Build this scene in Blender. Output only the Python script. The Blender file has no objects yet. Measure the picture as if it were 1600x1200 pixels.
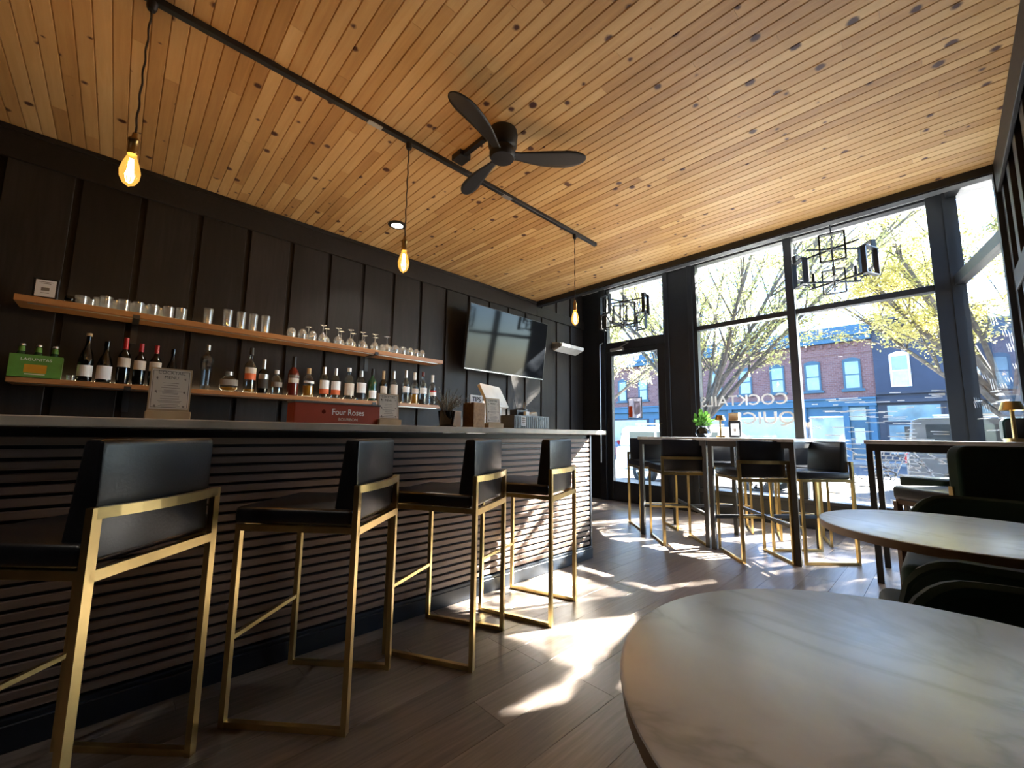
import bpy, bmesh, math, random
from mathutils import Vector, Matrix, Quaternion
random.seed(7)
C = bpy.context.scene.collection
R = math.radians
sc = bpy.context.scene

# ------------------------------------------------------------------ camera
cam_d = bpy.data.cameras.new('camera'); cam = bpy.data.objects.new('camera', cam_d); C.objects.link(cam)
YAW, PITCH, ROLL, EYE = 0.80916, 0.12064, 0.01335, 1.05
_f = Vector((-math.sin(YAW)*math.cos(PITCH), math.cos(YAW)*math.cos(PITCH), math.sin(PITCH)))
_r = Vector((math.cos(YAW), math.sin(YAW), 0)); _u = _r.cross(_f)
_r2 = _r*math.cos(ROLL)+_u*math.sin(ROLL); _u2 = -_r*math.sin(ROLL)+_u*math.cos(ROLL)
cam.matrix_world = Matrix((( _r2.x,_u2.x,-_f.x,0),(_r2.y,_u2.y,-_f.y,0),(_r2.z,_u2.z,-_f.z,EYE),(0,0,0,1)))
cam_d.sensor_width = 36; cam_d.lens = 36*645/1600; cam_d.clip_start = 0.02; cam_d.clip_end = 400
sc.camera = cam

# ------------------------------------------------------------------ light
SUN = Vector((.45, 1, .78)).normalized()          # towards the sun
sun_d = bpy.data.lights.new('sun', 'SUN'); sun_d.energy = 70; sun_d.angle = R(.6); sun_d.color = (1, .95, .85)
sun = bpy.data.objects.new('sun', sun_d); C.objects.link(sun); sun.location = (10, 30, 30)
sun.rotation_euler = (-SUN).to_track_quat('-Z', 'Y').to_euler()
w = bpy.data.worlds.new('world'); sc.world = w; w.use_nodes = True
nt = w.node_tree; bg = nt.nodes['Background']
sky = nt.nodes.new('ShaderNodeTexSky'); sky.sky_type = 'NISHITA'; sky.sun_disc = False
sky.sun_elevation = math.asin(SUN.z); sky.sun_rotation = math.atan2(SUN.x, SUN.y)
sky.air_density = 1.0; sky.dust_density = .7; sky.ozone_density = 2.0
tint = nt.nodes.new('ShaderNodeMix'); tint.data_type = 'RGBA'; tint.blend_type = 'MULTIPLY'; tint.inputs[0].default_value = 1; tint.inputs[7].default_value = (.76, .91, 1.08, 1)
nt.links.new(sky.outputs[0], tint.inputs[6]); nt.links.new(tint.outputs[2], bg.inputs[0]); bg.inputs[1].default_value = .62
sc.view_settings.view_transform = 'Standard'; sc.view_settings.look = 'None'
sc.view_settings.gamma = 1; sc.view_settings.use_curve_mapping = False
sc.view_settings.exposure = 1.5

# ------------------------------------------------------------------ materials
class NB:
    def __init__(s, name):
        s.m = bpy.data.materials.new(name); s.m.use_nodes = True; s.nt = s.m.node_tree
        s.b = s.nt.nodes['Principled BSDF']; s.out = s.nt.nodes['Material Output']
    def n(s, t, **kw):
        x = s.nt.nodes.new(t)
        for k, v in kw.items():
            if k.startswith('i_'):
                k = k[2:]; k = int(k) if k.isdigit() else k.replace('_', ' ')
                x.inputs[k].default_value = v
            else: setattr(x, k, v)
        return x
    def l(s, a, b): s.nt.links.new(a, b)
    def coords(s, scale=(1, 1, 1), rnd=True):
        tc = s.n('ShaderNodeTexCoord'); mp = s.n('ShaderNodeMapping'); mp.inputs['Scale'].default_value = scale
        if rnd:
            oi = s.n('ShaderNodeObjectInfo'); mul = s.n('ShaderNodeVectorMath', operation='SCALE')
            cb = s.n('ShaderNodeCombineXYZ'); ml = s.n('ShaderNodeMath', operation='MULTIPLY', i_1=7.3)
            s.l(oi.outputs['Random'], ml.inputs[0])
            for i in range(2): s.l(oi.outputs['Random'] if i == 0 else ml.outputs[0], cb.inputs[i])
            s.l(cb.outputs[0], mul.inputs[0]); mul.inputs[3].default_value = 37.0
            ad = s.n('ShaderNodeVectorMath', operation='ADD'); s.l(tc.outputs['Object'], ad.inputs[0]); s.l(mul.outputs[0], ad.inputs[1])
            s.l(ad.outputs[0], mp.inputs[0]); s.oi = oi; s.raw = ad.outputs[0]
        else:
            s.l(tc.outputs['Object'], mp.inputs[0]); s.raw = tc.outputs['Object']
        return mp.outputs[0]
    def ramp(s, fac, stops):
        r = s.n('ShaderNodeValToRGB'); e = r.color_ramp.elements
        while len(e) < len(stops): e.new(.5)
        for q, (p, c) in zip(e, stops): q.position = p; q.color = (*c, 1)
        s.l(fac, r.inputs[0]); return r.outputs[0]
    def bump(s, h, strength=.2, dist=.01):
        b = s.n('ShaderNodeBump'); b.inputs['Strength'].default_value = strength; b.inputs['Distance'].default_value = dist
        s.l(h, b.inputs['Height']); s.l(b.outputs[0], s.b.inputs['Normal'])

def plain(name, col, rough=.5, metal=0, spec=.5, var=.06, scale=6, bump=0, coat=0, sheen=0):
    """a plain finish with slight mottling of its colour"""
    b = NB(name); v = b.coords((1, 1, 1)); nz = b.n('ShaderNodeTexNoise', i_Scale=scale, i_Detail=4.0)
    b.l(v, nz.inputs['Vector'])
    lo = tuple(max(0, c*(1-var*2)) for c in col); hi = tuple(min(1, c*(1+var*2)) for c in col)
    b.l(b.ramp(nz.outputs[0], [(.3, lo), (.7, hi)]), b.b.inputs['Base Color'])
    b.b.inputs['Roughness'].default_value = rough; b.b.inputs['Metallic'].default_value = metal
    b.b.inputs['Specular IOR Level'].default_value = spec; b.b.inputs['Coat Weight'].default_value = coat
    b.b.inputs['Sheen Weight'].default_value = sheen
    if bump:
        n2 = b.n('ShaderNodeTexNoise', i_Scale=scale*12, i_Detail=3.0); b.l(v, n2.inputs['Vector']); b.bump(n2.outputs[0], bump, .004)
    return b.m

def wood(name, stops, grain=(2.5, 45, 45), rough=.45, knots=0, bump=.15, spread=.35, coat=0, spec=.5, knotcol=(.06, .015, .008), fine=.5):
    """planks: grain along local x, tone differs from plank to plank"""
    b = NB(name); v = b.coords(grain)
    nz = b.n('ShaderNodeTexNoise', i_Scale=1.0, i_Detail=5.0, i_Roughness=.6, i_Distortion=.6); b.l(v, nz.inputs['Vector'])
    n2 = b.n('ShaderNodeTexNoise', i_Scale=1.6, i_Detail=2.0); b.l(b.raw, n2.inputs['Vector'])
    a = b.n('ShaderNodeMath', operation='MULTIPLY_ADD', i_1=fine); b.l(nz.outputs[0], a.inputs[0])
    c = b.n('ShaderNodeMath', operation='MULTIPLY_ADD', i_1=spread, i_2=.5-spread/2-fine/2-.15); b.l(b.oi.outputs['Random'], c.inputs[0])
    d = b.n('ShaderNodeMath', operation='MULTIPLY_ADD', i_1=.3); b.l(n2.outputs[0], d.inputs[0]); b.l(c.outputs[0], d.inputs[2])
    b.l(d.outputs[0], a.inputs[2])
    col = b.ramp(a.outputs[0], stops)
    if knots:
        vo = b.n('ShaderNodeTexVoronoi', voronoi_dimensions='2D', i_Scale=knots); b.l(b.raw, vo.inputs['Vector'])
        nk = b.n('ShaderNodeTexNoise', i_Scale=60.0); b.l(b.raw, nk.inputs['Vector'])
        sub = b.n('ShaderNodeMath', operation='MULTIPLY_ADD', i_1=.06); b.l(nk.outputs[0], sub.inputs[0]); b.l(vo.outputs['Distance'], sub.inputs[2])
        sp = b.n('ShaderNodeSeparateColor'); b.l(vo.outputs['Color'], sp.inputs[0])
        lim = b.n('ShaderNodeMath', operation='MULTIPLY_ADD', i_1=.19, i_2=-.052); b.l(sp.outputs[0], lim.inputs[0])
        df = b.n('ShaderNodeMath', operation='SUBTRACT'); b.l(lim.outputs[0], df.inputs[0]); b.l(sub.outputs[0], df.inputs[1])
        mk = b.n('ShaderNodeMapRange', i_1=-.035, i_2=.02); b.l(df.outputs[0], mk.inputs[0])
        mx = b.n('ShaderNodeMix', data_type='RGBA'); b.l(mk.outputs[0], mx.inputs[0]); b.l(col, mx.inputs[6]); mx.inputs[7].default_value = (*knotcol, 1)
        col = mx.outputs[2]
    b.l(col, b.b.inputs['Base Color']); b.b.inputs['Roughness'].default_value = rough
    b.b.inputs['Specular IOR Level'].default_value = spec; b.b.inputs['Coat Weight'].default_value = coat; b.b.inputs['Coat Roughness'].default_value = .25
    if bump: b.bump(nz.outputs[0], bump, .002)
    return b.m

def emit(name, col, strength):
    b = NB(name); b.b.inputs['Base Color'].default_value = (*col, 1); b.b.inputs['Emission Color'].default_value = (*col, 1)
    b.b.inputs['Emission Strength'].default_value = strength; return b.m

def glass(name, col=(1, 1, 1), refl=.9, rough=.02, base=.03, milk=0, glow=None):
    """clear sheet or thin-walled glass: lets light straight through, mirrors at a grazing angle"""
    b = NB(name); nt_ = b.nt; nt_.nodes.remove(b.b)
    tr = b.n('ShaderNodeBsdfTransparent'); tr.inputs[0].default_value = (*col, 1)
    gl = b.n('ShaderNodeBsdfGlossy'); gl.inputs['Roughness'].default_value = rough
    fr = b.n('ShaderNodeFresnel'); ge = b.n('ShaderNodeNewGeometry')   # same mirror strength on the way in and on the way out of the sheet
    io = b.n('ShaderNodeMapRange', i_3=1.45, i_4=1/1.45); b.l(ge.outputs['Backfacing'], io.inputs[0]); b.l(io.outputs[0], fr.inputs[0]); mu = b.n('ShaderNodeMath', operation='MULTIPLY_ADD', i_1=refl, i_2=base-.03); b.l(fr.outputs[0], mu.inputs[0])
    mx = b.n('ShaderNodeMixShader'); b.l(mu.outputs[0], mx.inputs[0]); b.l(tr.outputs[0], mx.inputs[1]); b.l(gl.outputs[0], mx.inputs[2])
    o_ = mx.outputs[0]
    if milk:                                             # white diffuse share mixed in to brighten edges of thin glass
        tl = b.n('ShaderNodeBsdfTranslucent'); df = b.n('ShaderNodeBsdfDiffuse'); m2 = b.n('ShaderNodeMixShader', i_0=.5); b.l(tl.outputs[0], m2.inputs[1]); b.l(df.outputs[0], m2.inputs[2])
        m3 = b.n('ShaderNodeMixShader', i_0=milk); b.l(o_, m3.inputs[1]); b.l(m2.outputs[0], m3.inputs[2]); o_ = m3.outputs[0]
    if glow:
        em = b.n('ShaderNodeEmission'); em.inputs[0].default_value = (*glow[0], 1); em.inputs[1].default_value = glow[1]
        ad = b.n('ShaderNodeAddShader'); b.l(o_, ad.inputs[0]); b.l(em.outputs[0], ad.inputs[1]); o_ = ad.outputs[0]
    b.l(o_, b.out.inputs[0]); return b.m

def leafmat(name, c1, c2):
    b = NB(name); b.nt.nodes.remove(b.b)
    v = b.coords((1, 1, 1), False); nz = b.n('ShaderNodeTexNoise', i_Scale=.9, i_Detail=4.0); b.l(v, nz.inputs['Vector'])
    col = b.ramp(nz.outputs[0], [(.35, c1), (.62, c2)])
    d = b.n('ShaderNodeBsdfDiffuse'); t = b.n('ShaderNodeBsdfTranslucent'); mx = b.n('ShaderNodeMixShader', i_0=.55)
    b.l(col, d.inputs[0]); b.l(col, t.inputs[0]); b.l(d.outputs[0], mx.inputs[1]); b.l(t.outputs[0], mx.inputs[2]); b.l(mx.outputs[0], b.out.inputs[0]); return b.m

def marble():
    b = NB('marble'); v = b.coords((1, 1, 1))
    n1 = b.n('ShaderNodeTexNoise', i_Scale=2.6, i_Detail=6.0, i_Roughness=.55, i_Distortion=1.2); b.l(v, n1.inputs['Vector'])
    mp = b.n('ShaderNodeMapping'); mp.inputs['Scale'].default_value = (1.5, 2.4, 1); mp.inputs['Rotation'].default_value = (0, 0, .9); b.l(v, mp.inputs[0])
    n2 = b.n('ShaderNodeTexNoise', i_Scale=2.0, i_Detail=5.0, i_Distortion=.7); b.l(mp.outputs[0], n2.inputs['Vector'])
    s = b.n('ShaderNodeMath', operation='SUBTRACT', i_1=.5); b.l(n2.outputs[0], s.inputs[0])
    a = b.n('ShaderNodeMath', operation='ABSOLUTE'); b.l(s.outputs[0], a.inputs[0])
    vein = b.ramp(a.outputs[0], [(0, (.33, .37, .42)), (.02, (.41, .45, .51)), (.05, (.50, .545, .61)), (.16, (.56, .605, .67))])
    cloud = b.ramp(n1.outputs[0], [(.3, (.8, .8, .81)), (.65, (1, 1, 1))])
    mx = b.n('ShaderNodeMix', data_type='RGBA', blend_type='MULTIPLY', i_0=1.0); b.l(vein, mx.inputs[6]); b.l(cloud, mx.inputs[7])
    b.l(mx.outputs[2], b.b.inputs['Base Color']); b.b.inputs['Roughness'].default_value = .33; b.b.inputs['Specular IOR Level'].default_value = 1.0
    return b.m

def brick(name, c1, c2, mortar, scale):
    b = NB(name); v = b.coords((1, 1, 1), False)
    mp = b.n('ShaderNodeMapping'); mp.inputs['Rotation'].default_value = (R(90), 0, 0); b.l(v, mp.inputs[0])
    t = b.n('ShaderNodeTexBrick'); t.inputs['Color1'].default_value = (*c1, 1); t.inputs['Color2'].default_value = (*c2, 1); t.inputs['Mortar'].default_value = (*mortar, 1)
    t.inputs['Scale'].default_value = scale; t.inputs['Mortar Size'].default_value = .012; b.l(mp.outputs[0], t.inputs['Vector'])
    b.l(t.outputs[0], b.b.inputs['Base Color']); b.b.inputs['Roughness'].default_value = .85; return b.m

M = {}
M['pine'] = wood('pine', [(.1, (.33, .165, .055)), (.45, (.52, .30, .11)), (.8, (.66, .43, .19)), (1, (.74, .52, .26))], (2.2, 38, 38), .45, 4.3, .08, .5, 0, .35)
M['floor'] = wood('floor_vinyl', [(.1, (.07, .053, .044)), (.45, (.165, .13, .11)), (.8, (.27, .22, .19)), (1, (.36, .30, .26))], (3, 55, 55), .34, 0, .2, .32, 0, .5, fine=.8)
M['wall'] = wood('charred_board', [(.1, (.005, .0035, .003)), (.5, (.015, .0108, .009)), (.9, (.04, .03, .026)), (1, (.07, .055, .048))], (2.5, 28, 28), .55, 0, .4, .3, 0, .3)
M['slat'] = wood('slat_wood', [(.1, (.13, .083, .062)), (.5, (.20, .135, .105)), (1, (.28, .195, .155))], (2, 40, 40), .42, 0, .1, .15)
M['shelf'] = wood('shelf_wood', [(.1, (.20, .075, .02)), (.5, (.36, .155, .05)), (1, (.5, .25, .09))], (2, 30, 30), .4, 3, .1, .2)
M['counter'] = plain('concrete', (.52, .445, .36), .3, var=.12, scale=5, bump=.05)
M['gold'] = plain('brushed_gold', (.76, .57, .25), .28, 1, var=.05, scale=10)
M['brass'] = plain('aged_brass', (.36, .24, .1), .35, 1, var=.08)
M['black'] = plain('black_metal', (.012, .012, .014), .42, 0, .5, .1)
M['frame'] = plain('black_frame_paint', (.008, .009, .012), .4, 0, .5, .1)
M['navy'] = plain('navy_paint', (.012, .017, .026), .35, 0, .5, .1)
M['leather'] = plain('black_leather', (.010, .011, .015), .33, 0, .5, .15, 9, .12)
M['velvet'] = plain('green_velvet', (.003, .019, .015), .85, 0, .2, .2, 5, 0, 0, .18)
M['walnut'] = wood('dark_walnut', [(.1, (.03, .017, .01)), (.6, (.075, .043, .025)), (1, (.12, .07, .04))], (30, 30, 2), .4)
M['oakedge'] = wood('edge_band', [(.1, (.09, .058, .034)), (.6, (.15, .1, .06)), (1, (.22, .15, .09))], (8, 8, 30), .5)
M['marble'] = marble()
M['white'] = plain('white_plastic', (.78, .78, .76), .4)
M['soffit'] = plain('soffit_paint', (.62, .62, .62), .8, var=.04)
M['paper'] = plain('cream_paper', (.62, .55, .47), .8, var=.04)
M['whitepaper'] = plain('white_paper', (.82, .82, .82), .7, var=.02)
M['kraft'] = plain('kraft_wood', (.42, .30, .17), .6, var=.1)
M['ink'] = plain('ink', (.05, .045, .04), .8)
M['inkfaint'] = plain('faded_ink', (.22, .185, .155), .8)
M['glass'] = glass('window_glass', (.97, .985, .99), 1.0, .0, .03)
M['cup'] = glass('drinking_glass', (.93, .94, .94), 3.0, .06, .13, .16)
M['bottleclear'] = glass('clear_bottle', (.80, .83, .82), 1.6, .03, .06)
M['bottledark'] = plain('dark_wine_glass', (.004, .005, .005), .06, 0, .7, .1)
M['bottlegreen'] = plain('green_bottle_glass', (.02, .06, .03), .06, 0, .7, .1)
M['bulbglass'] = glass('amber_bulb_glass', (1, .78, .42), 1.2, .02, .04, 0, ((1, .5, .1), .22))
M['filament'] = emit('filament', (1, .62, .22), 40)
M['led'] = emit('led_strip', (1, .82, .5), 4.5)
M['downlight'] = emit('downlight_lens', (1, .97, .92), 8)
M['screen'] = plain('tv_screen', (.008, .009, .011), .07, 0, .14, .05)
M['red'] = plain('brick_red_print', (.30, .045, .02), .45, var=.06)
M['green'] = plain('lime_green_print', (.10, .26, .04), .5, var=.15)
M['gray'] = plain('gray_plastic', (.10, .115, .125), .45)
M['hammer'] = plain('hammered_copper', (.16, .085, .045), .35, .9, var=.15, scale=40, bump=.6)
M['concrete'] = plain('sidewalk_concrete', (.22, .215, .21), .9, var=.08, scale=2)
M['asphalt'] = plain('asphalt', (.06, .06, .065), .9, var=.08, scale=4)
M['bark'] = plain('bark', (.085, .075, .068), .9, var=.2, scale=12, bump=.4)
M['leaf'] = leafmat('autumn_leaf', (.29, .30, .12), (.52, .47, .19))
M['leaf2'] = leafmat('green_leaf', (.23, .26, .11), (.47, .45, .21))
M['houseleaf'] = leafmat('houseplant_leaf', (.025, .075, .012), (.07, .16, .03))
def thinpaper(name, c):
    b = NB(name); b.nt.nodes.remove(b.b); d = b.n('ShaderNodeBsdfDiffuse'); t = b.n('ShaderNodeBsdfTranslucent'); mx = b.n('ShaderNodeMixShader', i_0=.6)
    for q in (d, t): q.inputs[0].default_value = (*c, 1)
    b.l(d.outputs[0], mx.inputs[1]); b.l(t.outputs[0], mx.inputs[2]); b.l(mx.outputs[0], b.out.inputs[0]); return b.m
M['thinwhite'] = thinpaper('backlit_paper', (.62, .6, .66)); M['thinorange'] = thinpaper('backlit_orange_print', (.6, .14, .05))
M['brick'] = brick('red_brick', (.135, .06, .058), (.185, .09, .08), (.21, .175, .175), 2.3)
M['blue'] = plain('blue_storefront_paint', (.026, .095, .165), .6, var=.05, scale=.8)
M['teal'] = plain('teal_trim_paint', (.03, .08, .12), .6)
M['navywall'] = plain('slate_blue_stucco', (.032, .04, .066), .8, var=.07, scale=1.2)
M['slatetrim'] = plain('slate_trim', (.03, .034, .05), .7)
M['winglass'] = plain('far_window_glass', (.12, .2, .24), .08, 0, .9, .15, 1.5)
M['curtain'] = plain('window_curtain', (.45, .45, .46), .9)
M['carwhite'] = plain('white_car_paint', (.75, .76, .77), .25, 0, .5, .02, coat=.6)
M['cardark'] = plain('dark_car_paint', (.06, .065, .075), .25, 0, .5, .05, coat=.6)
M['carblue'] = plain('steel_car_paint', (.2, .25, .32), .25, 0, .5, .05, coat=.6)
M['carglass'] = plain('car_glass', (.02, .025, .03), .06, 0, .7, .05)
M['tyre'] = plain('tyre_rubber', (.018, .018, .018), .8)
M['alloy'] = plain('alloy_wheel', (.6, .61, .62), .3, .9)
M['taillight'] = plain('red_lens', (.4, .02, .02), .2)
M['orange'] = plain('orange_print', (.75, .16, .05), .6)
M['cork'] = plain('cork', (.5, .36, .2), .8)
M['redcap'] = plain('red_capsule', (.45, .015, .02), .35)
M['whisky'] = plain('whisky_red', (.12, .018, .012), .08, 0, .7)
M['amber'] = plain('amber_liquid', (.55, .26, .03), .08, 0, .7)
M['silver'] = plain('silver_cap', (.55, .55, .54), .3, .9)
M['cord'] = plain('twisted_cord', (.03, .016, .01), .7)

# ------------------------------------------------------------------ mesh helpers
class MB:
    def __init__(s): s.bm = bmesh.new()
    def box(s, c, d, bev=0, seg=2, rot=None):
        r = bmesh.ops.create_cube(s.bm, size=1.0); vs = r['verts']
        mt = Matrix.Translation(Vector(c)) @ (rot.to_4x4() if rot else Matrix.Identity(4)) @ Matrix.Diagonal((*d, 1))
        bmesh.ops.transform(s.bm, matrix=mt, verts=vs)
        if bev:
            es = list({e for v in vs for e in v.link_edges})
            bmesh.ops.bevel(s.bm, geom=es, offset=bev, segments=seg, affect='EDGES', profile=.5)
        return s
    def b2(s, x0, x1, y0, y1, z0, z1, bev=0, seg=2):
        return s.box(((x0+x1)/2, (y0+y1)/2, (z0+z1)/2), (abs(x1-x0), abs(y1-y0), abs(z1-z0)), bev, seg)
    def bar(s, p, q, w_, h=None, up=(0, 0, 1), ext=0):
        p, q = Vector(p), Vector(q); d = q-p; L = d.length; d.normalize()
        up = Vector(up)
        if abs(d.dot(up)) > .99: up = Vector((0, 1, 0))
        x = d.cross(up).normalized(); y = x.cross(d)
        rot = Matrix((x, d, y)).transposed()
        return s.box((p+q)/2, (w_, L+ext*2, h or w_), 0, 2, rot)
    def tube(s, pts, r, seg=8, caps=True):
        pts = [Vector(p) for p in pts]; rings = []; n = len(pts)
        rr = r if isinstance(r, (list, tuple)) else [r]*n
        ref = None
        for i, p in enumerate(pts):
            d = (pts[min(i+1, n-1)]-pts[max(i-1, 0)]).normalized()
            if ref is None: ref = d.orthogonal().normalized()
            ref = (ref-d*ref.dot(d)).normalized(); b = d.cross(ref)
            rings.append([s.bm.verts.new(p+(ref*math.cos(2*math.pi*k/seg)+b*math.sin(2*math.pi*k/seg))*rr[i]) for k in range(seg)])
        for a, b in zip(rings, rings[1:]):
            for k in range(seg): s.bm.faces.new((a[k], a[(k+1) % seg], b[(k+1) % seg], b[k]))
        if caps: s.bm.faces.new(rings[0][::-1]); s.bm.faces.new(rings[-1])
        return s
    def lathe(s, prof, seg=16, c=(0, 0, 0), sx=1, sy=1):
        rings = []
        for r, z in prof:
            if r < 1e-5: rings.append([s.bm.verts.new((c[0], c[1], c[2]+z))])
            else: rings.append([s.bm.verts.new((c[0]+r*sx*math.cos(2*math.pi*k/seg), c[1]+r*sy*math.sin(2*math.pi*k/seg), c[2]+z)) for k in range(seg)])
        for a, b in zip(rings, rings[1:]):
            for k in range(seg):
                k2 = (k+1) % seg
                if len(a) == 1 and len(b) == 1: continue
                if len(a) == 1: s.bm.faces.new((a[0], b[k2], b[k]))
                elif len(b) == 1: s.bm.faces.new((a[k], a[k2], b[0]))
                else: s.bm.faces.new((a[k], a[k2], b[k2], b[k]))
        return s
    def prism(s, pts, axis, a0, a1):
        """closed outline (two coordinates) pushed along an axis"""
        def mk(p, a):
            return {'x': (a, p[0], p[1]), 'y': (p[0], a, p[1]), 'z': (p[0], p[1], a)}[axis]
        A = [s.bm.verts.new(mk(p, a0)) for p in pts]; B = [s.bm.verts.new(mk(p, a1)) for p in pts]
        n = len(pts)
        for k in range(n): s.bm.faces.new((A[k], A[(k+1) % n], B[(k+1) % n], B[k]))
        s.bm.faces.new(A[::-1]); s.bm.faces.new(B); return s
    def grid(s, f, nu, nv):
        V = [[s.bm.verts.new(f(u/nu, v/nv)) for v in range(nv+1)] for u in range(nu+1)]
        for u in range(nu):
            for v in range(nv): s.bm.faces.new((V[u][v], V[u+1][v], V[u+1][v+1], V[u][v+1]))
        return s
    def build(s, name, mat, parent=None, smooth=False, loc=None, solid=0, subd=0, autosmooth=True):
        bmesh.ops.recalc_face_normals(s.bm, faces=s.bm.faces)
        me = bpy.data.meshes.new(name)
        if smooth:
            for f in s.bm.faces: f.smooth = True
            for e in s.bm.edges:
                if len(e.link_faces) == 2 and e.calc_face_angle(0) > R(40): e.smooth = False
        s.bm.to_mesh(me); s.bm.free()
        me.materials.append(M[mat] if isinstance(mat, str) else mat)
        o = bpy.data.objects.new(name, me); C.objects.link(o)
        if parent: o.parent = parent
        if loc is not None: o.location = loc
        if solid:
            md = o.modifiers.new('solid', 'SOLIDIFY'); md.thickness = solid; md.offset = 0
        if subd:
            md = o.modifiers.new('sub', 'SUBSURF'); md.levels = subd; md.render_levels = subd
        return o

def tag(o, label, cat, group=None):
    o['label'] = label; o['category'] = cat
    if group: o['group'] = group
    return o
def thing(name, label, cat, loc=(0, 0, 0), rz=0, group=None):
    o = bpy.data.objects.new(name, None); C.objects.link(o); o.location = loc; o.rotation_euler = (0, 0, rz)
    o.empty_display_size = .1
    return tag(o, label, cat, group)
def struct(o): o['kind'] = 'structure'; return o
def stuff(o): o['kind'] = 'stuff'; return o
def copy_tree(o, parent=None):
    c = o.copy(); C.objects.link(c)
    if parent: c.parent = parent
    for ch in list(o.children): copy_tree(ch, c)
    return c
def clone(o, loc, rz, label):
    c = copy_tree(o); c.location = loc; c.rotation_euler = (0, 0, rz); c['label'] = label; return c
def rounded(w_, h, r, n=4, x0=0, y0=0):
    pts = []
    for cx, cy, a in ((w_/2-r, h-r, 0), (-w_/2+r, h-r, 90), (-w_/2+r, r, 180), (w_/2-r, r, 270)):
        for k in range(n+1):
            t = R(a+90*k/n); pts.append((x0+cx+r*math.cos(t), y0+cy+r*math.sin(t)))
    return pts
def text(body, size, mat, parent, loc, rot, name='lettering', mirror=False, depth=.0006, sx=1, bold=0):
    cu = bpy.data.curves.new('t', 'FONT'); cu.body = body; cu.size = size; cu.extrude = depth; cu.align_x = 'CENTER'; cu.align_y = 'CENTER'
    cu.offset = bold; cu.resolution_u = 3
    to = bpy.data.objects.new('t', cu); me = bpy.data.meshes.new_from_object(to)
    me.transform(Matrix.Diagonal(((-sx if mirror else sx), 1, 1, 1)))
    if mirror: me.flip_normals()
    bpy.data.objects.remove(to); bpy.data.curves.remove(cu)
    me.materials.clear(); me.materials.append(M[mat]); o = bpy.data.objects.new(name, me); C.objects.link(o)
    o.parent = parent; o.location = loc; o.rotation_euler = rot
    return o

# ------------------------------------------------------------------ room shell
XW, XR, YB, YA, ZC, YBACK = -4.40, .43, 5.98, 4.71, 3.165, -2.7
PITCH_B = .3716
# floor: sub-floor and vinyl planks that run towards the windows
fl = struct(MB().b2(XW-.2, XR+.4, YBACK-.2, YB+.12, -.12, -.006).build('floor', 'floor'))
def floor_row(x, y0, y1):
    y = y0 - random.random()*1.1
    while y < y1:
        a, b_ = max(y, y0), min(y+1.2, y1)
        if b_-a > .05:
            m = MB().box((0, 0, -.004), (b_-a-.0012, .1788, .008), .0006, 1)
            o = m.build('plank', 'floor', fl, loc=(x, (a+b_)/2, 0)); o.rotation_euler = (0, 0, R(90))
        y += 1.2
x = XR-.09
while x > -2.35: floor_row(x, -.8, YB); x -= .18
while x > XW: floor_row(x, 3.0, YB); x -= .18
struct(MB().b2(XW, XR, YBACK, -.8, -.006, -.0005).build('floor', 'floor'))
# ceiling: slab over tongue-and-groove pine boards that run across the room
ce = struct(MB().b2(XW-.2, XR+.2, YBACK-.2, YA, ZC+.012, ZC+.2).build('ceiling', 'frame'))
nrow = 0; y = YA
while y > -1.0:
    x = XW - random.random()*1.6
    while x < XR:
        L = random.choice((1.2, 1.5, 1.9, 2.4, 2.9)); a, b_ = max(x, XW), min(x+L, XR)
        if b_-a < .12 and b_ < XR: L += .3; b_ = min(x+L, XR)
        if b_-a > .03:
            m = MB(); h = .0745/2
            m.prism([(-h+.0006, .0), (-h+.0006, -.007), (-h+.0045, -.012), (h-.0045, -.012), (h-.0006, -.007), (h-.0006, 0)], 'x', -(b_-a)/2+.0005, (b_-a)/2-.0005)
            m.build('plank', 'pine', ce, loc=((a+b_)/2, y-h, ZC+.012))
        x += L
    y -= .0745; nrow += 1
struct(MB().b2(XW, XR, YBACK, y, ZC, ZC+.02).build('ceiling', 'pine'))
# bay over the window seats: header, soffit
struct(MB().b2(XW, XR, YA, YA+.09, 3.09, 3.62).b2(XW, XR, YA-.012, YA, 3.10, ZC).build('trim_1', 'frame'))
struct(MB().b2(XW-.2, XR+.4, YA+.09, YB+.2, 3.57, 3.7).build('ceiling', 'soffit'))
# bar wall: rough boards with recessed joints and a broad trim board along the top
wl = struct(MB().b2(XW-.25, XW-.024, YBACK-.2, YB+.15, -.1, 3.7).build('wall_left', 'wall'))
k0 = math.floor((YBACK-1.118)/PITCH_B); yy = 1.118+k0*PITCH_B
while yy < YB:
    a, b_ = max(yy+.02, YBACK), min(yy+PITCH_B-.02, YB)
    if b_-a > .05:
        m = MB().box((0, 0, 0), (3.57, b_-a, .024), .003, 1)
        o = m.build('board', 'wall', wl, loc=(XW-.012, (a+b_)/2, 3.57/2)); o.rotation_euler = (0, R(-90), 0)
    yy += PITCH_B
struct(MB().b2(XW, XW+.022, YBACK, YA, 2.93, ZC-.004, .003, 1).b2(XW, XW+.022, YA, YB, 2.93, 3.08, .003, 1).b2(XW, XW+.034, YBACK, YA, 3.125, ZC-.002, .003, 1).build('trim_2', 'wall'))
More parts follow.
